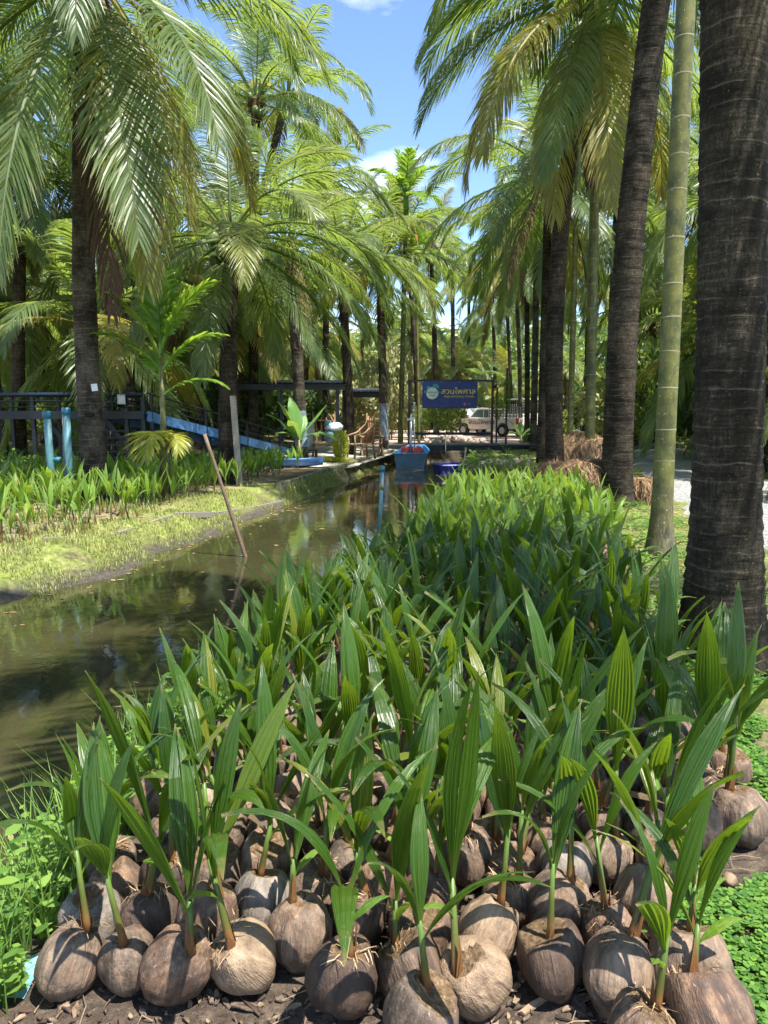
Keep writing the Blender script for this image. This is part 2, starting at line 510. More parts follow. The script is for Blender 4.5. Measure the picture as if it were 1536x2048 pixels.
GREYWOOD = m_wood('grey_plank', (0.15, 0.135, 0.11), (0.30, 0.27, 0.22))
BOATBLUE = simple('boat_blue', (0.010, 0.075, 0.14), 0.35, 0.5, 0, 0.15, 4)
BOATIN = simple('boat_inside_blue', (0.05, 0.24, 0.50), 0.4, 0.5, 0, 0.2, 6)
NAVY = simple('boat_navy', (0.012, 0.022, 0.20), 0.3, 0.5, 0, 0.15, 5)
NAVYRIM = simple('boat_navy_rim', (0.07, 0.09, 0.50), 0.3, 0.5)
REDP = simple('engine_red', (0.52, 0.055, 0.04), 0.4, 0.5)
BLACK = simple('black_rubber', (0.018, 0.018, 0.018), 0.7, 0.3)
METAL = simple('grey_metal', (0.45, 0.46, 0.47), 0.35, 0.5, 0.7)
WHITE = simple('white_paint', (0.72, 0.71, 0.68), 0.4, 0.5, 0, 0.06)
TRUCKP = simple('dusty_cream_paint', (0.66, 0.60, 0.54), 0.35, 0.5, 0, 0.07, 2)
GLASS = simple('dark_window_glass', (0.10, 0.17, 0.17), 0.06, 0.7, 0, 0.02, 3, 0)
SIGNB = simple('sign_blue', (0.008, 0.03, 0.20), 0.4, 0.45, 0, 0.16, 3, 0)
SIGNW = simple('sign_white', (0.74, 0.75, 0.70), 0.5, 0.3, 0, 0.04, 2, 0)
SIGNY = simple('sign_gold', (0.78, 0.64, 0.26), 0.5, 0.3, 0, 0.03, 2, 0)
SIGNK = simple('sign_black', (0.012, 0.012, 0.014), 0.5, 0.3, 0, 0.03, 2, 0)
SIGNT = simple('sign_teal', (0.06, 0.36, 0.36), 0.5, 0.3, 0, 0.03, 2, 0)
SIGNR = simple('sign_red', (0.5, 0.06, 0.09), 0.5, 0.3, 0, 0.03, 2, 0)
LAMPR = simple('tail_lamp_red', (0.35, 0.02, 0.02), 0.25, 0.6, 0, 0.03, 2, 0)
ROOF = simple('dark_roof_sheet', (0.03, 0.03, 0.032), 0.6, 0.4, 0, 0.2, 4)
LIME = simple('painted_trunk_band', (0.24, 0.29, 0.36), 0.85, 0.2, 0, 0.2, 9)
STRAW = m_straw(); STRAWB = m_straw2()
TWIG = simple('dry_twig', (0.24, 0.17, 0.11), 0.9, 0.2, 0, 0.2, 20)
STONE = simple('field_stone', (0.34, 0.29, 0.25), 0.9, 0.25, 0, 0.25, 4, 0.6)
GREENNUT = simple('green_coconut', (0.10, 0.14, 0.035), 0.4, 0.5, 0, 0.2, 8)
NUTDRY = simple('crown_fibre', (0.13, 0.08, 0.045), 0.95, 0.1, 0, 0.3, 20)
STEMG = NT('seedling_stem')
_uv = STEMG.n('ShaderNodeUVMap').outputs[0]
_sp = STEMG.n('ShaderNodeSeparateXYZ'); STEMG.l(_uv, _sp.inputs[0])
_nz = STEMG.noise(STEMG.obj(), 60, 3)
_cc = STEMG.ramp(STEMG.math('ADD', _sp.outputs[1], STEMG.math('MULTIPLY', STEMG.math('SUBTRACT', _nz, 0.5), 0.5)),
                 [(0.0, (0.13, 0.06, 0.022)), (0.3, (0.19, 0.085, 0.028)), (0.5, (0.095, 0.09, 0.022)), (1.0, (0.07, 0.14, 0.02))])
STEMG = STEMG.done(STEMG.bsdf(_cc, 0.45, None, 0.4))
CLOVER = m_weed('clover_leaf', (0.035, 0.11, 0.02), (0.16, 0.30, 0.05), (0.26, 0.42, 0.05))
WEED = m_weed('bank_weed_leaf', (0.06, 0.14, 0.025), (0.19, 0.31, 0.055), (0.34, 0.48, 0.06))
GRASSM = m_weed('short_grass', (0.15, 0.22, 0.04), (0.46, 0.46, 0.17), (0.38, 0.40, 0.07), 0.6)
BANANA = m_seedleaf('banana_leaf', (0.07, 0.17, 0.04), (0.13, 0.26, 0.06), (0.34, 0.48, 0.08), 0.42)
SHRUBC = m_weed('pale_shrub_leaf', (0.14, 0.17, 0.06), (0.52, 0.50, 0.26), (0.42, 0.42, 0.14), 0.55)
SHRUBG = m_weed('green_shrub_leaf', (0.05, 0.10, 0.02), (0.20, 0.27, 0.055), (0.32, 0.40, 0.05), 0.5)
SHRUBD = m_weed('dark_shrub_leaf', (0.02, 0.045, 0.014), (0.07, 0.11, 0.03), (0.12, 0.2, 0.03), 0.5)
LIMEG = m_weed('lime_creeper_leaf', (0.22, 0.28, 0.03), (0.46, 0.48, 0.06), (0.5, 0.5, 0.06), 0.5)

# ------------------------------------------------------------------ terrain
LPTS = [(-8, -8.5), (3, -5.5), (7.4, -3.8), (8.9, -3.18), (13.3, -2.4), (17.7, -1.5), (20.9, -0.95), (26.6, 0.03), (36, 1.2)]
RPTS = [(-8, -1.7), (1.5, -1.55), (2.6, -1.5), (3.6, -1.35), (4.8, -1.0), (7, -0.25), (10, 0.35), (14, 1.05), (20, 1.9), (27, 2.7), (36, 3.8)]
_ly = [p[0] for p in LPTS]; _lx = [p[1] for p in LPTS]
_ry = [p[0] for p in RPTS]; _rx = [p[1] for p in RPTS]
CANAL_END = 34.5

def sstep(t):
    t = np.clip(t, 0, 1)
    return t * t * (3 - 2 * t)

def terrain(x, y):
    x = np.asarray(x, float); y = np.asarray(y, float)
    Lx = np.interp(y, _ly, _lx) + 0.10 * np.sin(y * 2.3) * np.clip((17 - y) / 5, 0, 1) + 0.05 * np.sin(y * 5.9 + 1) * np.clip((17 - y) / 5, 0, 1)
    Rx = np.interp(y, _ry, _rx) + 0.06 * np.sin(y * 3.1)
    dl = Lx - x; dr = x - Rx
    run = 1.0 - 0.62 * sstep((y - 14) / 3)
    left = -0.35 + 0.36 * sstep(dl / run + 0.05) * 1.0 + 0.22 * sstep((dl - 2.5) / 5)
    right = -0.35 + 0.35 * sstep(dr / 0.5)
    inside = np.minimum(-dl, -dr)
    z = np.where(dl > 0, left, np.where(dr > 0, right, -0.36 - np.minimum(0.6, 0.7 * inside)))
    z = np.where((y > CANAL_END), 0.0, z)
    wob = 0.012 * np.sin(x * 3.3 + y * 1.7) + 0.012 * np.sin(x * 1.3 - y * 2.9) + 0.006 * np.sin(x * 9 + y * 8)
    return z + np.where(inside > 0.3, 0, wob)

def tz(x, y): return float(terrain(x, y))

def graded(breaks):
    out = []
    for a, b, st in breaks:
        out.append(np.arange(a, b, st))
    out.append(np.array([breaks[-1][1]]))
    return np.concatenate(out)

gx = graded([(-400, -60, 34), (-60, -14, 2), (-14, -7, 0.4), (-7, 5, 0.1), (5, 14, 0.5), (14, 60, 3), (60, 400, 34)])
gy = graded([(-30, 0, 3), (0, 28, 0.1), (28, 36, 0.25), (36, 60, 2), (60, 500, 40)])
XX, YY = np.meshgrid(gx, gy)
ZZ = terrain(XX, YY)
nx, ny = len(gx), len(gy)
gv = np.stack([XX, YY, ZZ], -1).reshape(-1, 3)
ii = (np.arange(ny - 1)[:, None] * nx + np.arange(nx - 1)[None, :]).reshape(-1)
gf = np.stack([ii, ii + 1, ii + 1 + nx, ii + nx], -1)
gm = bpy.data.meshes.new('ground')
gm.vertices.add(len(gv)); gm.vertices.foreach_set('co', gv.ravel())
gm.loops.add(gf.size); gm.loops.foreach_set('vertex_index', gf.ravel())
gm.polygons.add(len(gf)); gm.polygons.foreach_set('loop_start', np.arange(0, gf.size, 4)); gm.polygons.foreach_set('loop_total', np.full(len(gf), 4))
gm.polygons.foreach_set('use_smooth', np.ones(len(gf), bool))
gm.update()
x, y, z = gv[:, 0], gv[:, 1], gv[:, 2]
Lx = np.interp(y, _ly, _lx); Rx = np.interp(y, _ry, _rx)
dl = Lx - x; dr = x - Rx
bankstrip = np.clip(dl / 0.25, 0, 1) * np.clip((1.6 - dl) / 0.6, 0, 1) * (y < 16.5)
gr = bankstrip * 1.0
gr = np.maximum(gr, np.where(dl > 6, 0.35, 0))
gr = np.maximum(gr, np.clip((x - 1.4 - y * 0.08) / 0.5, 0, 0.9) * (dr > 0) * (x < 60))
gr = np.maximum(gr, np.where(y > 36, 0.5, 0))
dry = np.clip((dl - 0.7) / 0.5, 0, 1) * np.clip((4.5 - dl) / 1.0, 0, 1) * (y < 40) * 0.95
mud = np.clip((-0.20 - z) / 0.1, 0, 1)
colr = np.stack([gr, dry, mud, np.ones_like(gr)], -1)
ca = gm.color_attributes.new('zone', 'FLOAT_COLOR', 'POINT')
ca.data.foreach_set('color', colr.ravel())
gm.materials.append(GROUND)
tag(link('ground', gm), 'dark soil and grassy ground of the coconut nursery', kind='structure')

# water sheet
mb = MB()
ys_ = np.arange(-6, CANAL_END + 0.51, 0.5)
for a, b in zip(ys_[:-1], ys_[1:]):
    l0, l1 = np.interp(a, _ly, _lx) - 0.6, np.interp(b, _ly, _lx) - 0.6
    r0, r1 = np.interp(a, _ry, _rx) + 0.6, np.interp(b, _ry, _rx) + 0.6
    mb.add([(l0, a, -0.35), (r0, a, -0.35), (r1, b, -0.35), (l1, b, -0.35)], [(0, 1, 2, 3)])
o = mb.build('canal_water', WATER)
tag(o, 'murky olive canal water with palm reflections', kind='structure')

def sheet(name, label, left, right, z, mat, n=40):
    """strip between two polylines given as (x, y)"""
    m = MB()
    def samp(p, k):
        d = [0]
        for a, b in zip(p[:-1], p[1:]): d.append(d[-1] + math.hypot(b[0] - a[0], b[1] - a[1]))
        q = k * d[-1]
        return (np.interp(q, d, [a[0] for a in p]), np.interp(q, d, [a[1] for a in p]))
    W = 8
    vs = []
    for i in range(n + 1):
        l = samp(left, i / n); r_ = samp(right, i / n)
        for j in range(W + 1):
            t = j / W
            px_, py_ = l[0] + (r_[0] - l[0]) * t, l[1] + (r_[1] - l[1]) * t
            if 0 < i < n and j in (0, W):
                px_ += 0.16 * noise.noise(Vector((px_ * 2.1, py_ * 2.1, 3)))
            e = 1 if 0 < j < W and 0 < i < n else 0
            vs.append((px_, py_, z * e - 0.02 * (1 - e) + 0.01 * noise.noise(Vector((px_, py_, 0))) * e))
    fs = [(i * (W + 1) + j, i * (W + 1) + j + 1, (i + 1) * (W + 1) + j + 1, (i + 1) * (W + 1) + j) for i in range(n) for j in range(W)]
    m.add(vs, fs)
    return tag(m.build(name, mat, smooth=True), label, kind='structure')

sheet('road', 'grey gravel road curving past the palms', [(4.4, 2), (4.35, 8.5), (4.7, 12), (7.2, 22), (9.9, 30), (12.5, 46), (17, 70)],
      [(9.5, 2), (8.3, 8.5), (9.1, 17.8), (10.2, 24), (12.4, 30), (16, 46), (22, 70)], 0.045, GRAVEL, 60)
sheet('path', 'pale gravel path beside the canal kerb', [(-4.4, 22.0), (-4.6, 26), (-4.2, 33.5)], [(-0.95, 21.2), (-0.05, 25.8), (1.2, 33.5)], 0.05, PALEGRAVEL, 24)
sheet('yard', 'reddish earth yard beyond the footbridge', [(-1.5, 35.2), (-1.0, 44), (0, 60)], [(9.0, 35.2), (11.2, 44), (14, 60)], 0.05, REDEARTH, 30)

# ------------------------------------------------------------------ coconut palms
def frond_mesh(name, e0, droop, L, seed, mat, n=80, lmax=0.82, wid=0.036, hang=0.55, sparse=0.0, bend=0.0):
    """one coconut frond: rachis leaving the origin along +X at elevation e0 (degrees) and drooping, with two rows of leaflets"""
    q = random.Random(seed)
    N = 26
    pts = [Vector((0, 0, 0))]; tans = []
    for i in range(N):
        s = (i + 0.5) / N
        e = max(R(-89), R(e0) - R(droop) * s ** 1.35)
        az = R(bend) * s * s
        t = Vector((math.cos(e) * math.cos(az), math.cos(e) * math.sin(az), math.sin(e)))
        tans.append(t)
        pts.append(pts[-1] + t * (L / N))
    tans.append(tans[-1])
    m = MB()
    m.tube(pts[::2] if (N % 2 == 0) else pts, [0.045 * (1 - 0.9 * (i / N) ** 0.6) + 0.004 for i in range(0, N + 1, 2)], 5, True, 0)
    for side in (-1, 1):
        for k in range(n):
            s = 0.17 + 0.83 * (k + q.uniform(-0.3, 0.3)) / n
            s = min(max(s, 0.15), 0.999)
            if q.random() < sparse: continue
            f = s * N; i = min(int(f), N - 1)
            p = pts[i].lerp(pts[i + 1], f - i)
            T = tans[i]
            S = Vector((-T.y, T.x, 0))
            S = (S.normalized() if S.length > 1e-3 else Vector((0, 1, 0))) * side
            Nn = T.cross(S) * side
            if Nn.z < 0 and e0 > -30: Nn = -Nn
            u = (s - 0.15) / 0.85
            prof = 0.55 + 0.45 * math.sin(min(1, u / 0.42) * math.pi / 2) if u < 0.42 else 1 - 0.72 * ((u - 0.42) / 0.58) ** 1.7
            ll = lmax * prof * q.uniform(0.88, 1.08)
            a = R(28 + 38 * u + q.uniform(-5, 5))
            d = S * math.cos(a) + T * math.sin(a) + Nn * q.uniform(0.02, 0.22)
            d.normalize()
            g = hang * q.uniform(0.75, 1.25)
            cur = p.copy(); prev = d; roll = q.uniform(-0.55, 0.55)
            segs = (0.0, 0.35, 0.7, 1.0)
            ws = (0.55, 1.0, 0.75, 0.06)
            vs = []
            for j in range(4):
                if j: cur = cur + prev * (ll * (segs[j] - segs[j - 1]))
                wv = T - prev * T.dot(prev)
                if wv.length < 1e-3: wv = Nn
                wv.normalize()
                wv = Matrix.Rotation(roll, 3, prev) @ wv
                w = wid * ws[j] * 0.5 * (0.7 + 0.3 * prof)
                vs += [cur - wv * w, cur + wv * w]
                prev = (prev + Vector((0, 0, -g * (0.35 + 0.35 * j)))).normalized()
            uv = [(0, 0), (1, 0), (0, .35), (1, .35), (0, .7), (1, .7), (0, 1), (1, 1)]
            m.add(vs, [(0, 1, 3, 2), (2, 3, 5, 4), (4, 5, 7, 6)], uv)
    return m.mesh(name, mat)

ELEV = (82, 66, 48, 30, 12, -8, -30, -55)
DROOP = (45, 78, 100, 98, 84, 64, 46, 28)
POOL = {}
for i, (e, d) in enumerate(zip(ELEV, DROOP)):
    POOL[i] = [frond_mesh('frond', e, d + (0, 12, -10)[v], 4.0, 100 + i * 7 + v, FRONDY if (i >= 6 and v == 1) else FROND, 116, 0.98, 0.027, 0.28 + 0.18 * v, bend=(0, 14, -12)[v]) for v in range(3)]
POOLD = [frond_mesh('dead_frond', e, 25, 3.6, 300 + k, FRONDD, 70, 0.7, 0.03, 1.0, 0.15) for k, e in enumerate((-50, -66, -78))]
POOLF = {}
for i, (e, d) in enumerate(zip(ELEV, DROOP)):
    POOLF[i] = [frond_mesh('frond', e, d + (0, 10)[v], 4.0, 500 + i * 7 + v, FROND if (i + v) % 5 else FRONDY, 62, 0.98, 0.05, 0.42) for v in range(2)]

def trunk_mesh(name, path, r0, r1, mat, seg=18, ring=0.075, flare=1.45, flare_h=0.55, seed=0, lip=0.05, mats=None, band=None):
    """ringed palm trunk along path(t) -> Vector, t in 0..1"""
    q = random.Random(seed)
    H = (path(1) - path(0)).length
    nr = max(6, int(H / ring))
    vs = []; fs = []; uvs = []; ms = []
    rows = []
    for i in range(nr):
        t = i / nr
        rows.append((t, 1 + lip * q.uniform(0.3, 1.0)))
        rows.append(((i + q.uniform(0.7, 0.85)) / nr, 1 - lip * 0.25))
    rows.append((1.0, 1.0))
    so = q.uniform(0, 50)
    for t, k in rows:
        c = path(t); h = t * H
        r = (r0 + (r1 - r0) * t) * (1 + (flare - 1) * math.exp(-h / flare_h * 1.6))
        ph = h / ring
        for j in range(seg):
            a = 2 * math.pi * j / seg
            w = 1 + 0.05 * noise.noise(Vector((math.cos(a) * 1.3 + so, math.sin(a) * 1.3, h * 0.9)))
            w += 0.022 * noise.noise(Vector((math.cos(a) * 3 + so, math.sin(a) * 3, h * 9)))
            dz = 0.02 * noise.noise(Vector((math.cos(a) * 1.5, math.sin(a) * 1.5 + so, h * 3)))
            vs.append((c.x + math.cos(a) * r * k * w, c.y + math.sin(a) * r * k * w, c.z + dz * (0 if t == 0 else 1)))
            uvs.append((j / seg, t))
    for i in range(len(rows) - 1):
        tt = (rows[i][0] + rows[i + 1][0]) / 2 * H
        mi = 1 if band and band[0] < tt < band[1] else 0
        for j in range(seg):
            j2 = (j + 1) % seg
            fs.append((i * seg + j, i * seg + j2, (i + 1) * seg + j2, (i + 1) * seg + j)); ms.append(mi)
    m = MB()
    m.add(vs, fs, uvs)
    m.m = ms
    return m.mesh(name, [mat, LIME] if band else mat, True)

def nut_mesh():
    m = MB()
    prof = [(0.001, 0.14), (0.05, 0.13), (0.09, 0.09), (0.105, 0.02), (0.095, -0.06), (0.055, -0.11), (0.001, -0.125)]
    m.lathe(prof[::-1], 10)
    return m.mesh('coconut', GREENNUT, True)
NUT = nut_mesh()
def crownfibre_mesh():
    q = random.Random(3)
    m = MB()
    for k in range(26):
        a = q.uniform(0, 6.28); r = q.uniform(0.08, 0.2)
        p0 = Vector((math.cos(a) * r, math.sin(a) * r, q.uniform(-0.45, 0.1)))
        p1 = p0 + Vector((math.cos(a) * q.uniform(0.1, 0.4), math.sin(a) * q.uniform(0.1, 0.4), q.uniform(-0.5, 0.35)))
        m.tube([p0, (p0 + p1) / 2 + Vector((0, 0, 0.05)), p1], [0.035, 0.02, 0.006], 4)
    m.lathe([(0.14, -0.7), (0.19, -0.3), (0.2, 0.0), (0.12, 0.12), (0.02, 0.16)], 9)
    return m.mesh('crown_base', NUTDRY)
CROWNB = crownfibre_mesh()

def palm(label, base, top, r0, r1, seed, nf=24, fl=1.0, dead=2, nuts=8, far=False, group=None, mat=None, curve=0.0, spec=None, ring=0.075, seg=18, flare=1.45, band=None, skip=None, name='coconut_palm', flare_h=0.55):
    q = random.Random(seed)
    base = Vector(base); top = Vector(top)
    root = thing(name, label, 'palm tree', base, 0, group)
    rel = top - base
    side = Vector((rel.y, -rel.x, 0))
    def path(t):
        return Vector((rel.x * t ** 1.5, rel.y * t ** 1.5, rel.z * t)) + Vector((curve, 0, 0)) * math.sin(math.pi * t)
    link('trunk', trunk_mesh('trunk', path, r0, r1, mat or BARK, seg, ring, flare, flare_h, seed, band=band), root)
    link('crown_base', CROWNB, root, rel, (0, 0, q.uniform(0, 6)))
    pool = POOLF if far else POOL
    fr = []
    if spec is None:
        ga = q.uniform(0, 6.28)
        for k in range(nf):
            u = (k + q.uniform(-0.3, 0.3)) / nf
            ci = int(np.clip(max(u, 0) ** 0.8 * 8 * 0.97, 0, 7))
            fr.append((ga + k * 2.39996 + q.uniform(-0.25, 0.25), ci, fl * q.uniform(0.88, 1.1) * (0.86 if ci in (0, 7) else 1)))
    else:
        fr = spec
    for az, ci, s in fr:
        if skip and skip(math.degrees(az) % 360, ci): continue
        me = q.choice(pool[ci])
        link('frond', me, root, rel + Vector((math.cos(az) * 0.1, math.sin(az) * 0.1, 0.15 - ci * 0.05)), (q.uniform(-0.12, 0.12), q.uniform(-0.08, 0.08), az), s)
    for k in range(dead):
        az = q.uniform(0, 6.28)
        link('dead_frond', q.choice(POOLD), root, rel + Vector((math.cos(az) * 0.13, math.sin(az) * 0.13, -0.2)), (0, q.uniform(-0.1, 0.1), az), fl * q.uniform(0.7, 1.0))
    for k in range(nuts):
        a = q.uniform(0, 6.28) if k % 2 else q.uniform(0, 1.2) + seed
        rr = q.uniform(0.24, 0.42)
        link('coconut', NUT, root, rel + Vector((math.cos(a) * rr, math.sin(a) * rr, q.uniform(-0.55, 0.0))), (q.uniform(-0.6, 0.6), q.uniform(-0.6, 0.6), 0), q.uniform(1.0, 1.3))
    return root

def at(px_b, py_b, y, z=None):
    p = D(px_b, py_b, y)
    return Vector((p.x, y, tz(p.x, y) - 0.03 if z is None else z))

A = lambda deg: R(deg)
# --- palms standing by the path on the right of the canal
b = G(1440, 1335); b.z = -0.04
palm('massive dark palm trunk nearest the camera, rising past the clover', b, D(1462, -1010, b.y + 0.1), 0.195, 0.165, 11, 27, 1.0, 0, 0, ring=0.085, seg=48, flare=1.55, flare_h=0.9, skip=lambda a, c: c >= 4 and 10 < a < 200 or c >= 6)
b = G(1232, 1012); b.z = -0.04
palm('dark palm leaning over the straw heaps beside the gravel road', b, D(1345, -230, b.y + 0.4), 0.245, 0.2, 12, 20, 1.08, 1, 6, ring=0.075, seg=32, flare=1.35, curve=-0.1, skip=lambda a, c: c >= 5 and 110 < a < 350)
spec = [(A(196), 5, 1.12), (A(188), 4, 1.06), (A(178), 4, 1.02), (A(205), 3, 1.02), (A(222), 6, 1.22), (A(238), 7, 1.2), (A(255), 7, 1.25), (A(215), 7, 1.2),
        (A(165), 5, 1.1), (A(150), 3, 1.1), (A(120), 4, 1.1), (A(90), 5, 1.1), (A(60), 5, 1.1), (A(30), 6, 1.1), (A(5), 6, 1.15), (A(340), 6, 1.2), (A(320), 7, 1.15), (A(300), 7, 1.1),
        (A(285), 5, 1.1), (A(200), 2, 1.1), (A(20), 3, 1.1), (A(330), 3, 1.1), (A(270), 3, 1.1), (A(80), 2, 1.1), (A(140), 1, 1), (A(300), 1, 1), (A(180), 6, 1.2)]
b = at(1113, 930, 16.0)
palm('tall palm with long shaggy fronds drooping towards the canal, left of straw heap', b, D(1192, -25, 16.3), 0.19, 0.15, 13, 0, 1.05, 3, 12, ring=0.075, seg=26, spec=spec, curve=-0.25)
RIGHT = [(1083, 22.0, 1098, 365, 'slender palm close behind the footbridge bench, right of sign', 22),
         (1066, 29.5, 1075, 430, 'grey palm just right of the pole wound with creeper', 23),
         (1053, 37.0, 1052, 500, 'palm rising beside the tail of the pickup truck', 24),
         (1040, 46.0, 1030, 545, 'palm standing behind the pickup truck near the cage van', 25),
         (1022, 57.0, 1010, 590, 'far palm closing the right row beyond the truck', 26)]
for pb, y_, ct, cy, lab, sd in RIGHT:
    palm(lab, at(pb, 900, y_), D(ct, cy - 20, y_), 0.135, 0.115, sd, 24, 1.02, 3, 6, far=y_ > 28, flare=1.25, ring=0.1, seg=16, mat=BARKG if sd % 2 else BARK)
# --- palms on the left bank
spec = [(A(252), 7, 1.45), (A(322), 6, 1.25), (A(296), 7, 1.3), (A(348), 5, 1.15), (A(4), 4, 1.12), (A(226), 7, 1.3), (A(200), 6, 1.25), (A(310), 7, 1.4), (A(180), 4, 1.1),
        (A(160), 5, 1.05), (A(120), 5, 1.0), (A(80), 5, 1.0), (A(45), 5, 1.0), (A(25), 6, 1.1), (A(335), 7, 1.1), (A(250), 4, 1.05), (A(285), 5, 1.0), (A(20), 3, 1.05),
        (A(200), 3, 1.0), (A(140), 2, 1.0), (A(300), 2, 1.0), (A(60), 1, 1.0), (A(240), 0, 1.0)]
b = at(192, 960, 13.2)
lp = palm('tall ringed palm on the left bank with a white plaque and a hacked notch', b, D(178, -75, 13.3), 0.215, 0.15, 31, 0, 1.0, 0, 0, ring=0.07, seg=30, spec=spec, flare=1.3, curve=-0.12, mat=BARKG)
relt = D(178, -75, 13.3) - b
for az, s, k in ((A(300), 1.55, 2), (A(330), 1.3, 1), (A(250), 0.9, 2)):
    link('dead_frond', POOLD[k], lp, relt + Vector((math.cos(az) * 0.13, math.sin(az) * 0.13, -0.1)), (0, 0, az), s)
pq = D(190, 775, 13.0) - b
mp_ = MB().box((0, 0, 0), (0.10, 0.015, 0.12)).build('plaque', WHITE, lp, loc=(pq.x, -0.225, pq.z), rot=(0, -0.12, 0.3))
pq = D(180, 829, 13.0) - b
nm = MB(); nm.lathe([(0.001, -0.02), (0.05, -0.015), (0.062, 0.0), (0.05, 0.012), (0.03, 0.004), (0.001, 0.002)], 12)
no_ = nm.build('notch', BARK, lp, True, loc=(pq.x - 0.0, -0.215, pq.z), rot=(R(90), 0, 0)); no_.scale = (1.5, 0.75, 1)

spec = [(A(352), 4, 1.0), (A(8), 5, 1.02), (A(338), 5, 0.95), (A(20), 3, 1.0), (A(345), 2, 1.0), (A(30), 1, 0.95), (A(180), 4, 0.95), (A(200), 5, 0.9), (A(165), 3, 1.0),
        (A(150), 2, 0.95), (A(255), 7, 0.82), (A(235), 5, 0.9), (A(285), 4, 0.85), (A(90), 3, 1.0), (A(60), 2, 1.0), (A(120), 1, 1.0), (A(100), 0, 1.0), (A(215), 2, 0.9), (A(310), 3, 0.9),
        (A(0), 6, 1.0), (A(40), 4, 1.0), (A(325), 6, 0.85), (A(195), 6, 0.8), (A(75), 5, 0.9)]
palm('fruiting palm in front of the blue ramp, green coconuts under its wide crown', at(455, 905, 16.5), D(462, 470, 16.6), 0.215, 0.165, 32, 0, 1.0, 0, 22, ring=0.08, seg=24, spec=spec)
LEFT = [(604, 21.5, 578, 545, 'palm with a pale painted band behind the banana plant', 33, (0.55, 1.6)),
        (700, 26.5, 682, 585, 'palm standing behind the bamboo chairs', 34, None),
        (768, 30.5, 758, 590, 'palm with a pale painted band beside the wooden chair', 35, (0.4, 1.9)),
        (508, 27.0, 512, 200, 'very tall slim palm whose crown tops the left grove', 36, None),
        (452, 31.0, 575, 190, 'tall palm with feathery crown against the sky, left grove', 37, None),
        (652, 39.0, 655, 365, 'tall palm behind the shelter, crown brushing the blue sky', 38, None),
        (838, 41.0, 812, 520, 'palm behind the left end of the blue sign', 39, (0.3, 1.9)),
        (872, 49.0, 862, 560, 'palm behind the middle of the blue sign', 40, (0.3, 2.0)),
        (905, 58.0, 905, 590, 'far palm behind the right part of the blue sign', 41, None),
        (935, 70.0, 938, 622, 'farthest palm at the end of the sky gap', 42, None)]
for pb, y_, ct, cy, lab, sd, band in LEFT:
    palm(lab, at(pb, 900, y_), D(ct, cy - (55 if cy > 400 else 0), y_), 0.18, 0.135, sd, 26, 1.02, 1, 8, far=y_ > 30, flare=1.25, skip=lambda a, c: c >= 6, ring=0.1, seg=16, mat=BARKG if sd % 2 else BARK, band=band)
palm('palm beyond the left edge whose dark fronds hang into the corner', (-8.3, 12.6, 0.2), (-8.1, 12.4, 9.2), 0.2, 0.15, 51, 24, 1.05, 1, 4, ring=0.1, seg=12)
EXTRA = [(40, 21.0, 50, 250, 'palm with mid height crown behind the walkway, far left', 52), (262, 23.5, 250, 300, 'palm rising behind the young feathery palm', 53),
         (400, 27.0, 395, 560, 'short palm behind the fruiting palm and ramp', 54),
         (1215, 27.0, 1245, 215, 'tall palm seen between the slim areca and leaning dark palm', 57), (1400, 25.0, 1425, 330, 'palm crown seen between thick areca and big trunk', 58),
         (1268, 34.0, 1275, 470, 'palm across the road, right of the straw heaps', 59), (1540, 19.5, 1560, 420, 'palm at the right edge across the road', 60), (1170, 40.0, 1180, 520, 'palm far behind the thin pale areca stem', 66),
         (990, 66.0, 985, 610, 'farthest palm right of the sky gap', 67), (1110, 52.0, 1120, 560, 'far palm behind the tall shaggy one', 68)]
for pb, y_, ct, cy, lab, sd in EXTRA:
    palm(lab, at(pb, 900, y_), D(ct, cy, y_), 0.18, 0.14, sd, 26, 1.05, 2, 5, far=y_ > 26, flare=1.25, ring=0.12, seg=14, mat=BARKG if sd % 2 else BARK)
# --- the groves behind
def grove(n, xr, yr, label, group, seed, ok, hr):
    q = random.Random(seed); got = []
    tries = 0
    while len(got) < n and tries < 4000:
        tries += 1
        X, Y = q.uniform(*xr), q.uniform(*yr)
        if not ok(X, Y) or any((X - a) ** 2 + (Y - c) ** 2 < 3.2 ** 2 for a, c in got): continue
        got.append((X, Y))
        h = q.uniform(*hr)
        hi = h < 6
        palm(label, (X, Y, tz(X, Y) - 0.05), (X + q.uniform(-0.7, 0.7), Y + q.uniform(-0.6, 0.6), h), 0.17, 0.135, 1000 + seed * 50 + len(got), 22, q.uniform(0.9, 1.08), q.randint(1, 3), 0, True, group, BARKG if q.random() < 0.6 else BARK, ring=0.16, seg=10, flare=1.2, skip=lambda a, c: c >= 7)
grove(24, (-19, -5.0), (21, 36), 'coconut palm in the shady grove behind the walkway', 'palms of the left grove', 1, lambda X, Y: X / Y < -0.2 and X / Y > -0.62 and not (X > -7.4 and Y < 27), (3.2, 7.5))
grove(30, (-30, -3), (36, 62), 'coconut palm deep in the left grove', 'palms deep in the left grove', 2, lambda X, Y: X / Y < -0.07 and X / Y > -0.56, (3.5, 10))
grove(16, (9.5, 22), (14, 36), 'coconut palm beyond the gravel road', 'palms beyond the road', 3, lambda X, Y: X / Y < 0.6 and (X / Y > 0.43 or (X / Y > 0.30 and Y > 24 and X > 12.8)), (3.5, 8.5))
grove(22, (14, 38), (36, 64), 'coconut palm far beyond the gravel road', 'palms far beyond the road', 4, lambda X, Y: X / Y > 0.22 and X / Y < 0.62 and X > 16 + (Y - 34) * 0.2, (5, 10))
grove(14, (-7, 16), (60, 76), 'distant coconut palm closing the end of the avenue', 'palms at the end of the avenue', 5, lambda X, Y: True, (3.5, 8))
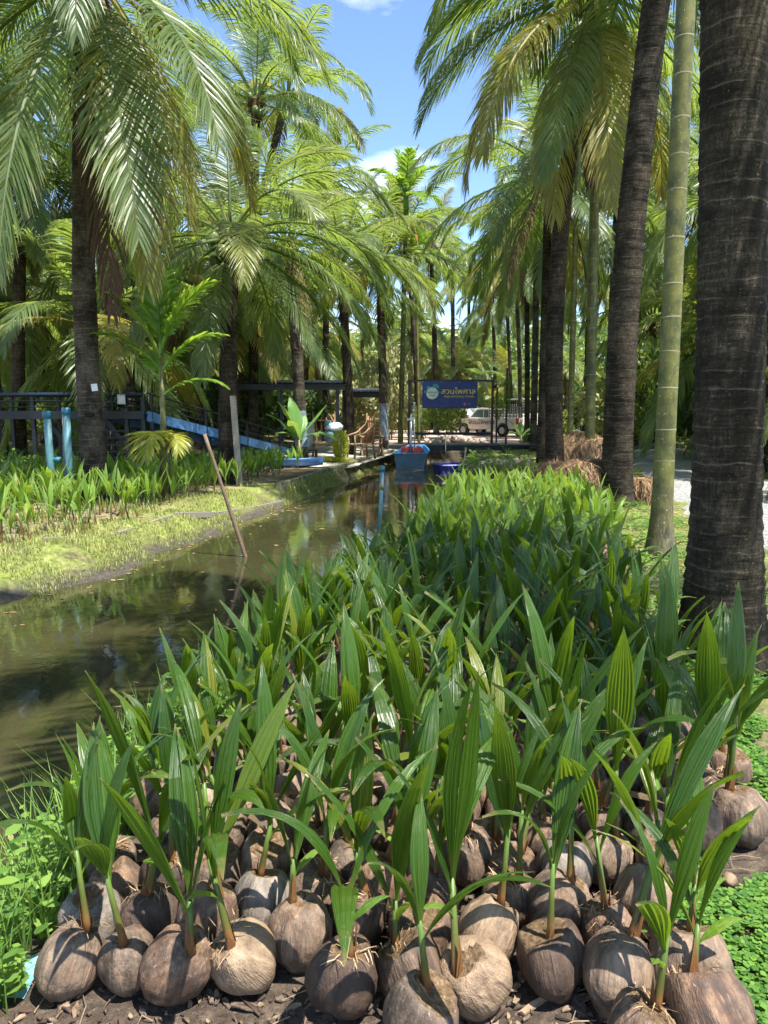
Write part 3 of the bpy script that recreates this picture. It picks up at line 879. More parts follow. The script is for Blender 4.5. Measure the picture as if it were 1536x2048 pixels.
# a row of low young palms just over the road, their fronds reaching the ground
for k, (X, Y, h) in enumerate(((10.6, 17.5, 1.6), (12.6, 24.0, 2.4), (13.6, 30.5, 2.2), (9.4, 12.6, 2.0))):
    palm('low young palm with fronds near the ground across the gravel road', (X, Y, -0.03), (X, Y, h), 0.22, 0.2, 80 + k, 18, 0.85, 1, 0, True, 'low palms across the road', BARKG, ring=0.12, seg=12)

# ------------------------------------------------------------------ areca palms: green ringed stems
def areca_frond(name, e0, droop, L, seed, n=30, lmax=0.55, wid=0.07, mat=None):
    return frond_mesh(name, e0, droop, L, seed, mat or ARECALEAF, n, lmax, wid, 0.25)
APOOL = [areca_frond('frond', e, d, 1.7, 700 + k) for k, (e, d) in enumerate(((84, 25), (68, 45), (55, 60), (40, 75), (25, 80), (8, 60)))]
def areca(label, base, top, r0, r1, ringgap, seed, crown=False, nodes=True, foot=0.0, seg=20):
    q = random.Random(seed)
    base = Vector(base); top = Vector(top)
    rel = top - base
    root = thing('areca_palm', label, 'palm tree', base)
    H = rel.length
    n = 40
    pts = [rel * (i / n) for i in range(n + 1)]
    rad = [(r0 + (r1 - r0) * i / n) * (1 + foot * math.exp(-(i / n) * H / 0.28)) * q.uniform(0.985, 1.015) for i in range(n + 1)]
    m = MB(); m.tube(pts, rad, seg)
    st = m.build('stem', ARECA, root, True)
    h = 0.35
    while h < H:
        t = h / H
        c = rel * t
        r = (r0 + (r1 - r0) * t)
        m = MB()
        rr = r * 1.025
        dr_ = (rel.normalized() + Vector((q.uniform(-0.07, 0.07), q.uniform(-0.07, 0.07), 0))).normalized()
        m.tube([c - dr_ * 0.010, c - dr_ * 0.003, c + dr_ * 0.002, c + dr_ * 0.008], [r * 1.002, rr, rr, r * 1.002], seg, False)
        m.build('node_ring', ARING, st, True)
        h += ringgap * q.uniform(0.75, 1.2)
    if crown:
        m = MB(); m.tube([rel, rel + Vector((0, 0, 0.5)), rel + Vector((0, 0, 1.0))], [r1 * 1.15, r1 * 1.3, r1 * 0.5], 12)
        m.build('crownshaft', ARECALEAF, root, True)
        for k in range(11):
            az = k * 2.4
            link('frond', APOOL[min(5, k // 2)], root, rel + Vector((0, 0, 1.0 - k * 0.03)), (0, 0, az), 1.0)
        m = MB()
        for k in range(40):
            a = q.uniform(0, 6.28)
            p0 = rel + Vector((math.cos(a) * r1, math.sin(a) * r1, -0.05))
            m.tube([p0, p0 + Vector((math.cos(a) * 0.28, math.sin(a) * 0.28, -0.25)), p0 + Vector((math.cos(a) * 0.36, math.sin(a) * 0.36, -q.uniform(0.6, 1.1)))], [0.02, 0.025, 0.02], 4)
        m.build('fruit_stalk', simple('areca_fruit', (0.5, 0.24, 0.06), 0.6, 0.3), root)
    return root
b = G(1320, 1108); b.z = -0.14
areca('thick green ringed areca stem beside the near dark palm', b, D(1392, -420, b.y), 0.11, 0.09, 0.42, 61, foot=1.1)
b = G(1178, 962); b.z = -0.02
areca('slim green areca stem rising out of the straw heaps', b, D(1201, -240, b.y), 0.115, 0.085, 0.5, 62, foot=0.1)
b = at(1140, 880, 21)
areca('thin pale areca stem half hidden behind a dark palm', b, D(1160, 160, 21), 0.085, 0.07, 0.6, 63, seg=12)
areca('solitary areca palm with orange fruit against the sky above the chairs', at(800, 890, 31), D(812, 432, 31), 0.115, 0.09, 0.7, 64, True, seg=12)
areca('thin areca stem right behind the blue sign frame post', at(838, 890, 36), D(832, 540, 36), 0.08, 0.07, 0.9, 65, True, seg=10)

# young areca with bright fronds on the left bank
yb = at(320, 900, 13.2)
root = thing('young_areca_palm', 'young bright green feathery palm standing between the pipes and ramp', 'palm tree', yb)
tp = D(322, 700, 13.2) - yb
m = MB(); m.tube([(0, 0, 0), tp * 0.5 + Vector((0.03, 0, 0)), tp], [0.06, 0.05, 0.035], 10); m.build('stem', ARECA, root, True)
for k, (az, ci, hh, s) in enumerate(((165, 1, 1.0, 1.35), (20, 1, 1.0, 1.3), (95, 0, 1.0, 1.3), (350, 2, 1.0, 1.25), (280, 1, 0.98, 1.2), (200, 2, 0.95, 1.2), (185, 3, 0.86, 1.1), (0, 3, 0.86, 1.1), (120, 3, 0.8, 1.0), (10, 4, 0.7, 1.0))):
    link('frond', APOOL[max(0, ci - 1)], root, tp * hh, (0, 0, A(az)), s * 0.72)
yp = at(338, 900, 13.5)
root = thing('palm_shoot', 'drooping lime yellow palm leaf catching the sun among the seedlings', 'palm shoot', yp)
LIMEF = m_frond('lime_frond', (0.20, 0.24, 0.03), (0.34, 0.36, 0.05), (0.55, 0.55, 0.06), 0.4, 0.4)
m = MB(); m.tube([(0, 0, 0), (0, 0, 0.6), (0, -0.05, 1.12)], [0.03, 0.025, 0.02], 8); m.build('stem', ARECA, root, True)
fm = areca_frond('frond', 35, 120, 1.0, 771, 20, 0.5, 0.05, LIMEF)
for az, s in ((262, 1.0), (300, 0.75), (225, 0.75)): link('frond', fm, root, (0, -0.05, 1.1), (0, 0, A(az)), s * 1.15)

# ------------------------------------------------------------------ seedlings: sprouted coconuts
def blade(m, L, W, out, pleats=4, nseg=9, fold=0.35, amp=0.006, tilt=0.0, off=(0, 0, 0), twist=0.0, half=0, wave=0.0):
    """pleated lance-shaped leaf, growing up +Z and curling towards +X; half -1/+1 builds one lobe"""
    na = 2 * pleats
    vs = []; uvs = []
    x = z = 0.0
    ang = tilt
    for i in range(nseg + 1):
        t = i / nseg
        w = W * (0.1 + 0.9 * float(sstep(t / 0.5)) if t < 0.5 else 1 - ((t - 0.5) / 0.5) ** 1.9)
        w = max(w, 0.004 if t < 1 else 0.0015)
        if i:
            ang += out / nseg * (0.4 + 1.3 * t)
            x += math.sin(ang) * L / nseg; z += math.cos(ang) * L / nseg
        ca, sa = math.cos(ang), math.sin(ang)
        fo = fold * (1 - 0.55 * t)
        for j in range(na + 1):
            s = j / na * 2 - 1
            if half: s = s * 0.5 + 0.5 * half
            yy = s * w * math.cos(fo)
            lift = -abs(s) * w * math.sin(fo) * -1 * -1 + (amp if j % 2 else -amp) * (1 - t) * (w / W)
            lift += wave * math.sin(t * 9 + s * 2) * abs(s)
            tw = twist * t
            yy, lift = yy * math.cos(tw) - lift * math.sin(tw), yy * math.sin(tw) + lift * math.cos(tw)
            vs.append((off[0] + x - lift * ca, off[1] + yy, off[2] + z + lift * sa))
            uvs.append(((s + 1) / 2, t))
    fs = [(i * (na + 1) + j, i * (na + 1) + j + 1, (i + 1) * (na + 1) + j + 1, (i + 1) * (na + 1) + j) for i in range(nseg) for j in range(na)]
    m.add(vs, fs, uvs)

def leaf_pool(mat, n, seed, pleats=4, nseg=9):
    q = random.Random(seed); out = []
    for k in range(n):
        m = MB()
        L = q.uniform(0.38, 0.58); W = q.uniform(0.021, 0.036); o_ = q.choice((0.3, 0.55, 0.8, 1.1, 1.5))
        if k % 4 == 3:
            blade(m, L, W * 1.55, o_, pleats, nseg, 0.3, 0.004, -0.02, twist=0.25, half=1)
            blade(m, L * 0.95, W * 1.55, o_ * 0.8, pleats, nseg, 0.3, 0.005, -0.02, twist=-0.25, half=-1)
        else:
            blade(m, L, W, o_, pleats, nseg, q.uniform(0.25, 0.6), 0.0065, -0.03, twist=q.uniform(-0.6, 0.6), wave=q.uniform(0, 0.006))
        out.append(m.mesh('leaf', mat, False))
    return out
LP = leaf_pool(LEAF, 16, 5)
LPS = []
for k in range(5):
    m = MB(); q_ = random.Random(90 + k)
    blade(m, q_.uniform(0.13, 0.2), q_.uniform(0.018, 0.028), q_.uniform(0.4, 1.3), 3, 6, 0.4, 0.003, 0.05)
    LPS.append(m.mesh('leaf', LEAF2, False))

def husk_mesh(seed, nl=28, nk=18):
    q = random.Random(seed)
    a = q.uniform(0.087, 0.104); c = q.uniform(0.098, 0.12)
    zc = (q.uniform(0.6, 0.72) if seed % 4 == 0 else q.uniform(0.8, 0.95)) * c
    tri = q.uniform(0.02, 0.075); ph = q.uniform(0, 6.28); so = q.uniform(0, 90)
    slx, sly = q.uniform(-0.25, 0.25), q.uniform(-0.25, 0.25)
    vs = []; cut = []
    for i in range(nk + 1):
        th = math.pi * i / nk
        for j in range(nl):
            p = 2 * math.pi * j / nl
            d = Vector((math.sin(th) * math.cos(p), math.sin(th) * math.sin(p), math.cos(th)))
            r = 1 + tri * math.cos(3 * p + ph) * math.sin(th) + 0.075 * noise.noise(d * 1.6 + Vector((so, 0, 0))) + 0.028 * noise.noise(d * 4.5 + Vector((0, so, 0)))
            r += 0.012 * noise.noise(Vector((d.x * 11, d.y * 11, d.z * 2.2 + so)))
            r -= 0.035 * abs(noise.noise(d * 2.3 + Vector((so, so, 0)))) * 2
            r += 0.03 * abs(math.sin(1.5 * p + ph)) ** 4 * math.sin(th)
            if d.z < 0: r *= 1 + 0.10 * max(0, -d.z - 0.75)
            v = Vector((d.x * a * r, d.y * a * r, d.z * c * r))
            if d.z < -0.2: v.x *= 1 - 0.16 * (-d.z - 0.2); v.y *= 1 - 0.16 * (-d.z - 0.2)
            lim = zc + slx * v.x + sly * v.y + 0.004 * noise.noise(Vector((v.x * 60, v.y * 60, so)))
            k = v.z > lim
            if k:
                rr = math.hypot(v.x, v.y)
                v.z = lim - 0.012 * max(0, 1 - rr / 0.06)
            cut.append(k); vs.append(v)
    fs = []; ms = []
    for i in range(nk):
        for j in range(nl):
            f = (i * nl + j, (i + 1) * nl + j, (i + 1) * nl + (j + 1) % nl, i * nl + (j + 1) % nl)
            fs.append(f); ms.append(1 if all(cut[t] for t in f) else 0)
    m = MB(); m.add(vs, fs); m.m = ms
    me = m.mesh('husk', [HUSK, CUT], True)
    return me, zc, c
HP = [husk_mesh(200 + k) for k in range(14)]

def fibre_mesh(seed):
    q = random.Random(seed); m = MB()
    for k in range(26):
        a = q.uniform(0, 6.28); r = q.uniform(0.012, 0.06)
        p0 = Vector((math.cos(a) * r, math.sin(a) * r, q.uniform(-0.006, 0.004)))
        a2 = a + q.uniform(-1.4, 1.4); l = q.uniform(0.01, 0.032)
        p1 = p0 + Vector((math.cos(a2) * l, math.sin(a2) * l, q.uniform(-0.002, 0.014)))
        p2 = p1 + Vector((math.cos(a2) * l, math.sin(a2) * l, q.uniform(-0.03, 0.004)))
        w = Vector((-math.sin(a2), math.cos(a2), 0)) * q.uniform(0.0006, 0.0018)
        m.add([p0 - w, p0 + w, p1 - w, p1 + w, p2 - w * 0.3, p2 + w * 0.3], [(0, 1, 3, 2), (2, 3, 5, 4)])
    return m.mesh('fibre', STRAW)
FIB = [fibre_mesh(k) for k in range(5)]
def stem_mesh(seed, h):
    q = random.Random(seed); m = MB()
    bx, by = q.uniform(-0.03, 0.03), q.uniform(-0.03, 0.03)
    pts = [(0, 0, -0.02), (bx * 0.2, by * 0.2, h * 0.12), (bx * 0.5, by * 0.5, h * 0.45), (bx, by, h)]
    m.tube(pts, [0.016, 0.0115, 0.0092, 0.007], 8)
    # papery sheath at the foot
    for k in range(2):
        a = q.uniform(0, 6.28)
        c_, s_ = math.cos(a), math.sin(a)
        m.add([(c_ * 0.012 - s_ * 0.012, s_ * 0.012 + c_ * 0.012, 0), (c_ * 0.012 + s_ * 0.012, s_ * 0.012 - c_ * 0.012, 0), (c_ * 0.017, s_ * 0.017, 0.05 + 0.05 * k)], [(0, 1, 2)], [(0, 0), (1, 0), (0.5, 0.2)])
    return m.mesh('stem', STEMG, True), (bx, by, h)
LDRY = m_seedleaf('dry_leaf', (0.10, 0.065, 0.03), (0.24, 0.17, 0.08), (0.2, 0.13, 0.05), 0.7)
LPD = leaf_pool(LDRY, 4, 8)
SP = [stem_mesh(30 + k, 0.13 + 0.016 * k) for k in range(9)]

def sprout(loc, seed, label, group, lean=None, tall=1.0, fib=False, nleaf=None, scale=1.0, tint=None):
    q = random.Random(seed)
    root = thing('sprouted_coconut', label, 'coconut', loc, 0, group)
    hm, zc, c = q.choice(HP)
    tx, ty = (q.uniform(-0.55, 0.1), q.uniform(-0.35, 0.35)) if lean is None else (-lean[0], lean[1])
    rot = Euler((tx, ty, q.uniform(0, 6.28)))
    ho = link('husk', hm, root, (0, 0, c * 0.9 * scale), rot, scale)
    if tint: ho.color = tint
    e = rot.to_matrix()
    ex = Vector((q.uniform(-0.025, 0.025), q.uniform(-0.025, 0.025), zc - 0.006))
    sb = e @ (ex * scale) + Vector((0, 0, c * 0.9 * scale))
    if fib: link('fibre', q.choice(FIB), root, e @ (Vector((0, 0, zc)) * scale) + Vector((0, 0, c * 0.9 * scale + 0.004)), rot, scale)
    sm, tip = q.choice(SP)
    srot = Euler((tx * 0.3 + q.uniform(-0.12, 0.12), ty * 0.3 + q.uniform(-0.12, 0.12), q.uniform(0, 6.28)))
    k = tall * q.uniform(0.92, 1.1)
    link('stem', sm, root, sb, srot, k)
    top = sb + srot.to_matrix() @ (Vector(tip) * k)
    n = max(3, nleaf) if nleaf else q.choice((3, 3, 3, 4, 4))
    a0 = q.uniform(0, 6.28)
    for j in range(n):
        az = a0 + j * (math.pi + q.uniform(-0.6, 0.6)) if n < 3 else a0 + j * 2.3 + q.uniform(-0.4, 0.4)
        s = k * q.uniform(0.82, 1.12) * (1.0 - 0.10 * (j == n - 1))
        til = q.uniform(0.02, 0.36) + 0.12 * (j == 0)
        m_ = Matrix.Rotation(az, 3, 'Z') @ Matrix.Rotation(til, 3, 'Y')
        p = sb.lerp(top, 1.0 - 0.12 * (n - 1 - j) if j < n - 1 else 1.0)
        dead = j == 0 and q.random() < 0.05
        if dead: m_ = Matrix.Rotation(az, 3, 'Z') @ Matrix.Rotation(til + 0.7, 3, 'Y')
        link('leaf', q.choice(LPD if dead else LP), root, p - Vector((0, 0, 0.015)), m_.to_euler(), s * (0.5 if dead else 1))
    if q.random() < 0.6:
        az = q.uniform(0, 6.28)
        m_ = Matrix.Rotation(az, 3, 'Z') @ Matrix.Rotation(q.uniform(0.15, 0.5), 3, 'Y')
        link('leaf', q.choice(LPS), root, sb.lerp(top, q.uniform(0.45, 0.7)), m_.to_euler(), k)
    return root

# hand-placed front of the bed: (px x, px y of husk centre, leaf count, lean)
FRONT = [
    (137, 1917, 3, (0.35, 0.25), 'leftmost sprouted coconut of the front row, beside the bank weeds'),
    (256, 1917, 2, None, 'small round sprouted coconut, second from the left in the front row'),
    (352, 1937, 3, (0.5, -0.05), 'plump brown sprouted coconut, third from the left in the front row'),
    (490, 1917, 3, (0.45, -0.5), 'tan cracked sprouted coconut, fourth from the left in the front row'),
    (602, 1868, 2, None, 'smooth sunlit sprouted coconut, fifth from the left in the front row'),
    (687, 1962, 3, (0.2, 0.1), 'dark frayed sprouted coconut, sixth from the left, behind bark scraps'),
    (822, 1940, 3, (0.5, 0.3), 'sprouted coconut with sliced side in the middle of the front row'),
    (950, 1945, 3, (0.55, -0.45), 'pointed tan sprouted coconut, slanting right in the front row'),
    (1101, 1915, 2, (0.25, 0.0), 'broad dark brown sprouted coconut, right of the pointed one'),
    (1235, 1950, 3, None, 'sprouted coconut with torn top fibres in front right of bed'),
    (1375, 1945, 3, (0.2, 0.4), 'large ridged sprouted coconut at the clover corner of the bed'),
    (1288, 2048, 1, None, 'hairy topped sprouted coconut cut by the bottom edge'),
    (1418, 2042, 3, (0.5, 0.4), 'big sliced sprouted coconut at the bottom right corner'),
    (843, 2046, 2, None, 'sprouted coconut cut by the bottom edge near the middle'),
    (180, 1830, 2, None, 'grey sprouted coconut behind the leftmost front one'),
    (305, 1825, 3, None, 'dark sprouted coconut, second from the left in the second row'),
    (415, 1838, 3, None, 'sprouted coconut with pale cut rim, third in the second row'),
    (527, 1800, 2, None, 'pale grey angular sprouted coconut, fourth in the second row'),
    (712, 1828, 3, None, 'purplish sprouted coconut behind the dark frayed one'),
    (845, 1843, 3, None, 'flat topped sprouted coconut behind the middle of front row'),
    (975, 1865, 3, (0.4, -0.3), 'tall tan sprouted coconut directly behind the pointed one'),
    (1018, 1785, 2, None, 'sprouted coconut wrapped in loose dry fibres, second row'),
    (1115, 1815, 3, None, 'striped sprouted coconut behind the broad dark brown one'),
    (1288, 1800, 3, None, 'sprouted coconut on the edge of the clover patch, second row'),
    (1390, 1660, 3, (0.1, 0.0), 'rounded sprouted coconut standing on the clover beside a twig'),
    (1480, 1640, 3, (0.1, 0.15), 'outermost sprouted coconut, alone at the right edge of the picture'),
    (1458, 1525, 3, None, 'sprouted coconut behind the outermost one near the big palm'),
    (1383, 1550, 3, None, 'pale sprouted coconut left of the outermost ones'),
    (1325, 1720, 3, None, 'sprouted coconut at the clover edge, behind the twig'),
    (235, 1765, 3, None, 'sprouted coconut nearest the canal weeds in the third row'),
    (332, 1748, 3, None, 'blackish sprouted coconut in the third row'),
    (430, 1752, 3, None, 'sprouted coconut with a lit cheek in the third row'),
    (530, 1730, 3, None, 'sprouted coconut in the third row, behind the angular grey one'),
    (627, 1772, 3, None, 'sprouted coconut wedged behind the smooth sunlit one'),
    (1128, 1728, 3, None, 'big grey sprouted coconut in the third row, right half'),
]
DARK, TAN, GREY = (0.3, 1, 1, 1), (1, 0.35, 1, 1), (1, 1, 0.3, 1)
TINT = {3: TAN, 5: DARK, 7: TAN, 8: (0.5, 1, 1, 1), 14: GREY, 15: DARK, 17: GREY, 20: TAN, 27: TAN, 30: (0.15, 1, 1, 1), 34: GREY}
placed = []
for k, (px_, py_, nl_, lean, lab) in enumerate(FRONT):
    p = G(px_, py_, 0.1)
    placed.append((p.x, p.y))
    sprout((p.x, p.y, tz(p.x, p.y) - 0.006), 4000 + k, lab, 'sprouted coconuts at the front of the bed', lean, U(0.9, 1.05), fib=k % 3 == 0 or k in (5, 11), nleaf=nl_, scale=(0.9 if k == 1 else 1.12 if k in (10, 12) else U(0.97, 1.06)), tint=TINT.get(k))

BL = [(1.7, -0.95), (2.7, -0.88), (3.6, -0.72), (4.6, -0.45), (7.0, 0.2), (10.0, 0.72), (13.5, 1.3)]
BR = [(1.7, 0.6), (2.05, 0.8), (2.3, 1.02), (2.6, 1.25), (2.9, 1.42), (3.3, 1.48), (4.9, 1.7), (7.1, 2.3), (9.1, 2.75), (13.5, 3.4)]
bedq = random.Random(77)
spots = []
yy = 2.02
row = 0
while yy < 12.6:
    st = 0.195 + 0.009 * max(0, yy - 4)
    xl = np.interp(yy, [a for a, b_ in BL], [b_ for a, b_ in BL]); xr = np.interp(yy, [a for a, b_ in BR], [b_ for a, b_ in BR])
    xx = xl + (0.5 * st if row % 2 else 0)
    while xx < xr:
        X, Y = xx + bedq.uniform(-0.03, 0.03), yy + bedq.uniform(-0.03, 0.03)
        if all((X - a) ** 2 + (Y - c) ** 2 > 0.15 ** 2 for a, c in placed): spots.append((X, Y))
        xx += st
    yy += st * 0.87; row += 1
for k in range(9000):
    Y = bedq.uniform(1.93, 3.3)
    X = bedq.uniform(np.interp(Y, [a for a, b_ in BL], [b_ for a, b_ in BL]), np.interp(Y, [a for a, b_ in BR], [b_ for a, b_ in BR]))
    if all((X - a) ** 2 + (Y - c) ** 2 > 0.152 ** 2 for a, c in placed) and all((X - a) ** 2 + (Y - c) ** 2 > 0.152 ** 2 for a, c in spots): spots.append((X, Y))
spots.sort(key=lambda s: s[0] ** 2 + s[1] ** 2)
NIND = 300 - len(FRONT)
for k, (X, Y) in enumerate(spots[:NIND]):
    xl = np.interp(Y, [a for a, b_ in BL], [b_ for a, b_ in BL]); xr = np.interp(Y, [a for a, b_ in BR], [b_ for a, b_ in BR])
    if X < xl + 0.24: lab, grp = 'sprouted coconut in the bed row lining the canal edge', 'sprouted coconuts along the canal edge'
    elif X > xr - 0.26: lab, grp = 'sprouted coconut in the bed row on the big palm side', 'sprouted coconuts on the palm side'
    elif Y < 2.75: lab, grp = 'sprouted coconut wedged in just behind the third row of the bed', 'sprouted coconuts behind the third row'
    elif Y < 3.5: lab, grp = 'sprouted coconut packed in the bed level with the outermost right ones', 'sprouted coconuts level with the outermost ones'
    elif Y < 4.8: lab, grp = 'sprouted coconut in the shaded bed level with the big dark trunk', 'sprouted coconuts level with the big trunk'
    else: lab, grp = 'sprouted coconut in the bed between the big trunk and areca stem', 'sprouted coconuts beyond the big trunk'
    sprout((X, Y, tz(X, Y) - 0.006), 5000 + k, lab, grp, None, bedq.uniform(0.76, 1.08), fib=Y < 3.2 and k % 3 == 0, scale=bedq.uniform(0.88, 1.05))

def mesh_arrays(me):
    v = np.empty(len(me.vertices) * 3); me.vertices.foreach_get('co', v)
    return v.reshape(-1, 3), [tuple(p.vertices) for p in me.polygons], [[tuple(me.uv_layers[0].data[i].uv) for i in p.loop_indices] for p in me.polygons]
_lp = leaf_pool(LEAF2, 8, 15, 2, 6)
LPA = [mesh_arrays(m) for m in _lp]
SPA = [mesh_arrays(s[0]) for s in SP[:4]]
HPA = [mesh_arrays(husk_mesh(900 + k, 12, 8)[0]) for k in range(4)]
def join(m, arr, mat4, mi):
    v, f, uv = arr
    M_ = np.array(mat4)
    w = v @ M_[:3, :3].T + M_[:3, 3]
    o_ = len(m.v)
    m.v.extend(map(tuple, w))
    for a, u_ in zip(f, uv):
        m.f.append(tuple(i + o_ for i in a)); m.uv.append(u_); m.m.append(mi)
m = MB()
for k, (X, Y) in enumerate(spots[NIND:]):
    z0 = tz(X, Y)
    join(m, bedq.choice(HPA), Matrix.Translation((X, Y, z0 + 0.09)) @ Euler((bedq.uniform(-.3, .3), bedq.uniform(-.3, .3), bedq.uniform(0, 6))).to_matrix().to_4x4(), 0)
    join(m, bedq.choice(SPA), Matrix.Translation((X, Y, z0 + 0.15)), 1)
    for j in range(3):
        az = bedq.uniform(0, 6.28)
        join(m, bedq.choice(LPA), Matrix.Translation((X, Y, z0 + 0.28)) @ Matrix.Rotation(az, 4, 'Z') @ Matrix.Rotation(bedq.uniform(0.02, 0.4), 4, 'Y') @ Matrix.Scale(bedq.uniform(0.75, 1.0), 4), 2)
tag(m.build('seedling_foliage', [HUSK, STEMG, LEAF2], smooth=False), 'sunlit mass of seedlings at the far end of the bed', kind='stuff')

# ------------------------------------------------------------------ seedlings across the canal
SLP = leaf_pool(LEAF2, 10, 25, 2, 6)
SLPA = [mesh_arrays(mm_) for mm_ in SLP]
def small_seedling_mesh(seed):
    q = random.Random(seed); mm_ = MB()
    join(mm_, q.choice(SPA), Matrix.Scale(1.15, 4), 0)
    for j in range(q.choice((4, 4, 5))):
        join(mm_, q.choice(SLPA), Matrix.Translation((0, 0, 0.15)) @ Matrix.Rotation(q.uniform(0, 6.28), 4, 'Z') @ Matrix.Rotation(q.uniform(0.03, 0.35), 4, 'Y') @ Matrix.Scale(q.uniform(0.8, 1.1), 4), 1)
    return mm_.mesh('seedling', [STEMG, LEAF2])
SMALL = [small_seedling_mesh(k) for k in range(8)]
POLY = [(-4.25, 8.75), (-3.85, 9.6), (-3.65, 11), (-3.35, 13.2), (-2.95, 16), (-2.15, 21.4), (-3.4, 22.0), (-4.4, 18.6), (-6.2, 15.6), (-8.4, 14.4), (-8.0, 11.5), (-6.0, 9.2), (-5.0, 8.1)]
def inside(x, y, poly):
    c = False; n = len(poly)
    for i in range(n):
        (x1, y1), (x2, y2) = poly[i], poly[(i + 1) % n]
        if (y1 > y) != (y2 > y) and x < (x2 - x1) * (y - y1) / (y2 - y1) + x1: c = not c
    return c
lq = random.Random(99); lsp = []
yy = 8.1
while yy < 22.5:
    xx = -8.6
    while xx < -1.9:
        X, Y = xx + lq.uniform(-.09, .09), yy + lq.uniform(-.09, .09)
        if inside(X, Y, POLY): lsp.append((X, Y))
        xx += 0.33
    yy += 0.33
lsp.sort(key=lambda s: s[0] ** 2 + s[1] ** 2)
lrest = lsp[300:]
lsp = lsp[:300]
for k, (X, Y) in enumerate(lsp):
    s = lq.uniform(0.88, 1.2); z0 = tz(X, Y)
    dfront = -X - np.interp(Y, [8.7, 13.2, 21.5], [4.2, 3.35, 2.15])
    lab, grp = ('young coconut seedling in the front line of the bed across the canal', 'seedlings fronting the far bed') if dfront < 0.45 else ('young coconut seedling inside the bed across the canal', 'seedlings inside the far bed')
    if k < 70:
        root = thing('coconut_seedling', lab, 'seedling', (X, Y, z0), 0, grp)
        sm, tip = lq.choice(SP)
        link('stem', sm, root, (0, 0, 0), None, s * 1.25)
        t_ = Vector(tip) * s * 1.25
        a0 = lq.uniform(0, 6.28)
        for j in range(lq.choice((3, 4, 4))):
            m_ = Matrix.Rotation(a0 + j * 2.3, 3, 'Z') @ Matrix.Rotation(lq.uniform(0.03, 0.35), 3, 'Y')
            link('leaf', lq.choice(SLP), root, t_ * lq.uniform(0.85, 0.97), m_.to_euler(), s * lq.uniform(0.8, 1.05))
    else:
        tag(link('coconut_seedling', lq.choice(SMALL), None, (X, Y, z0), (lq.uniform(-.08, .08), lq.uniform(-.08, .08), lq.uniform(0, 6.28)), s), lab, 'seedling', grp)

SMA = [mesh_arrays(a) for a in SMALL]
m = MB()
for X, Y in lrest:
    k0 = len(m.f); sa = lq.choice(SMALL)
    join(m, mesh_arrays(sa), Matrix.Translation((X, Y, tz(X, Y))) @ Matrix.Rotation(lq.uniform(0, 6.28), 4, 'Z') @ Matrix.Scale(lq.uniform(0.8, 1.1), 4), 0)
    for i, p_ in enumerate(sa.polygons): m.m[k0 + i] = p_.material_index
if lrest: tag(m.build('seedling_foliage', [STEMG, LEAF2]), 'farther seedlings massed at the ramp end of the far bed', kind='stuff')

# floating leaf bits on the water
q = random.Random(55); m = MB()
for k in range(420):
    Y = q.uniform(2.5, 26); X = q.uniform(np.interp(Y, _ly, _lx) - 0.05, np.interp(Y, _ry, _rx) + 0.05)
    if q.random() < 0.5: X = np.interp(Y, _ly, _lx) + abs(q.gauss(0, 0.25))
    a = q.uniform(0, 6.28); l = q.uniform(0.01, 0.05) * (0.7 + Y * 0.06); d = Vector((math.cos(a), math.sin(a), 0)) * l; w = Vector((-d.y, d.x, 0)) * q.uniform(0.15, 0.5)
    p = Vector((X, Y, -0.346))
    m.add([p - d, p + w, p + d, p - w], [(0, 3, 2, 1)])
tag(m.build('floating_litter', STRAW), 'dry leaf bits floating on the canal', 'litter', kind='stuff')

# ------------------------------------------------------------------ ground cover
def strips(m, n, place, q, hmin, hmax, wid):
    for k in range(n):
        p = place(q)
        if p is None: continue
        a = q.uniform(0, 6.28); h = q.uniform(hmin, hmax); b_ = q.uniform(0.1, 0.8) * h
        d = Vector((math.cos(a), math.sin(a), 0)); w = Vector((-d.y, d.x, 0)) * wid * q.uniform(0.6, 1.2)
        p = Vector(p)
        m.add([p - w, p + w, p + d * b_ * 0.35 + Vector((0, 0, h * 0.6)) + w * 0.7, p + d * b_ * 0.35 + Vector((0, 0, h * 0.6)) - w * 0.7, p + d * b_ + Vector((0, 0, h))], [(0, 1, 2, 3), (3, 2, 4)])

# mossy grass on the far bank
q = random.Random(17); m = MB()
def pl(q):
    Y = 5.5 + 21 * q.random() ** 1.3
    dl_ = q.uniform(0.03, 1.25) if Y < 15 else q.uniform(0.0, 0.4)
    X = np.interp(Y, _ly, _lx) - dl_
    if noise.noise(Vector((X * 1.5, Y * 1.5, 5))) < -0.18: return None
    return (X, Y, tz(X, Y))
strips(m, 34000, pl, q, 0.02, 0.075, 0.006)
def pl2(q):
    Y = q.uniform(7, 18); X = np.interp(Y, _ly, _lx) - q.uniform(0.9, 5.5)
    if noise.noise(Vector((X * 0.8, Y * 0.8, 9))) < 0.0: return None
    return (X, Y, tz(X, Y))
strips(m, 14000, pl2, q, 0.04, 0.16, 0.007)
tag(m.build('grass', GRASSM), 'short yellow green grass along the far canal bank', 'grass', kind='stuff')

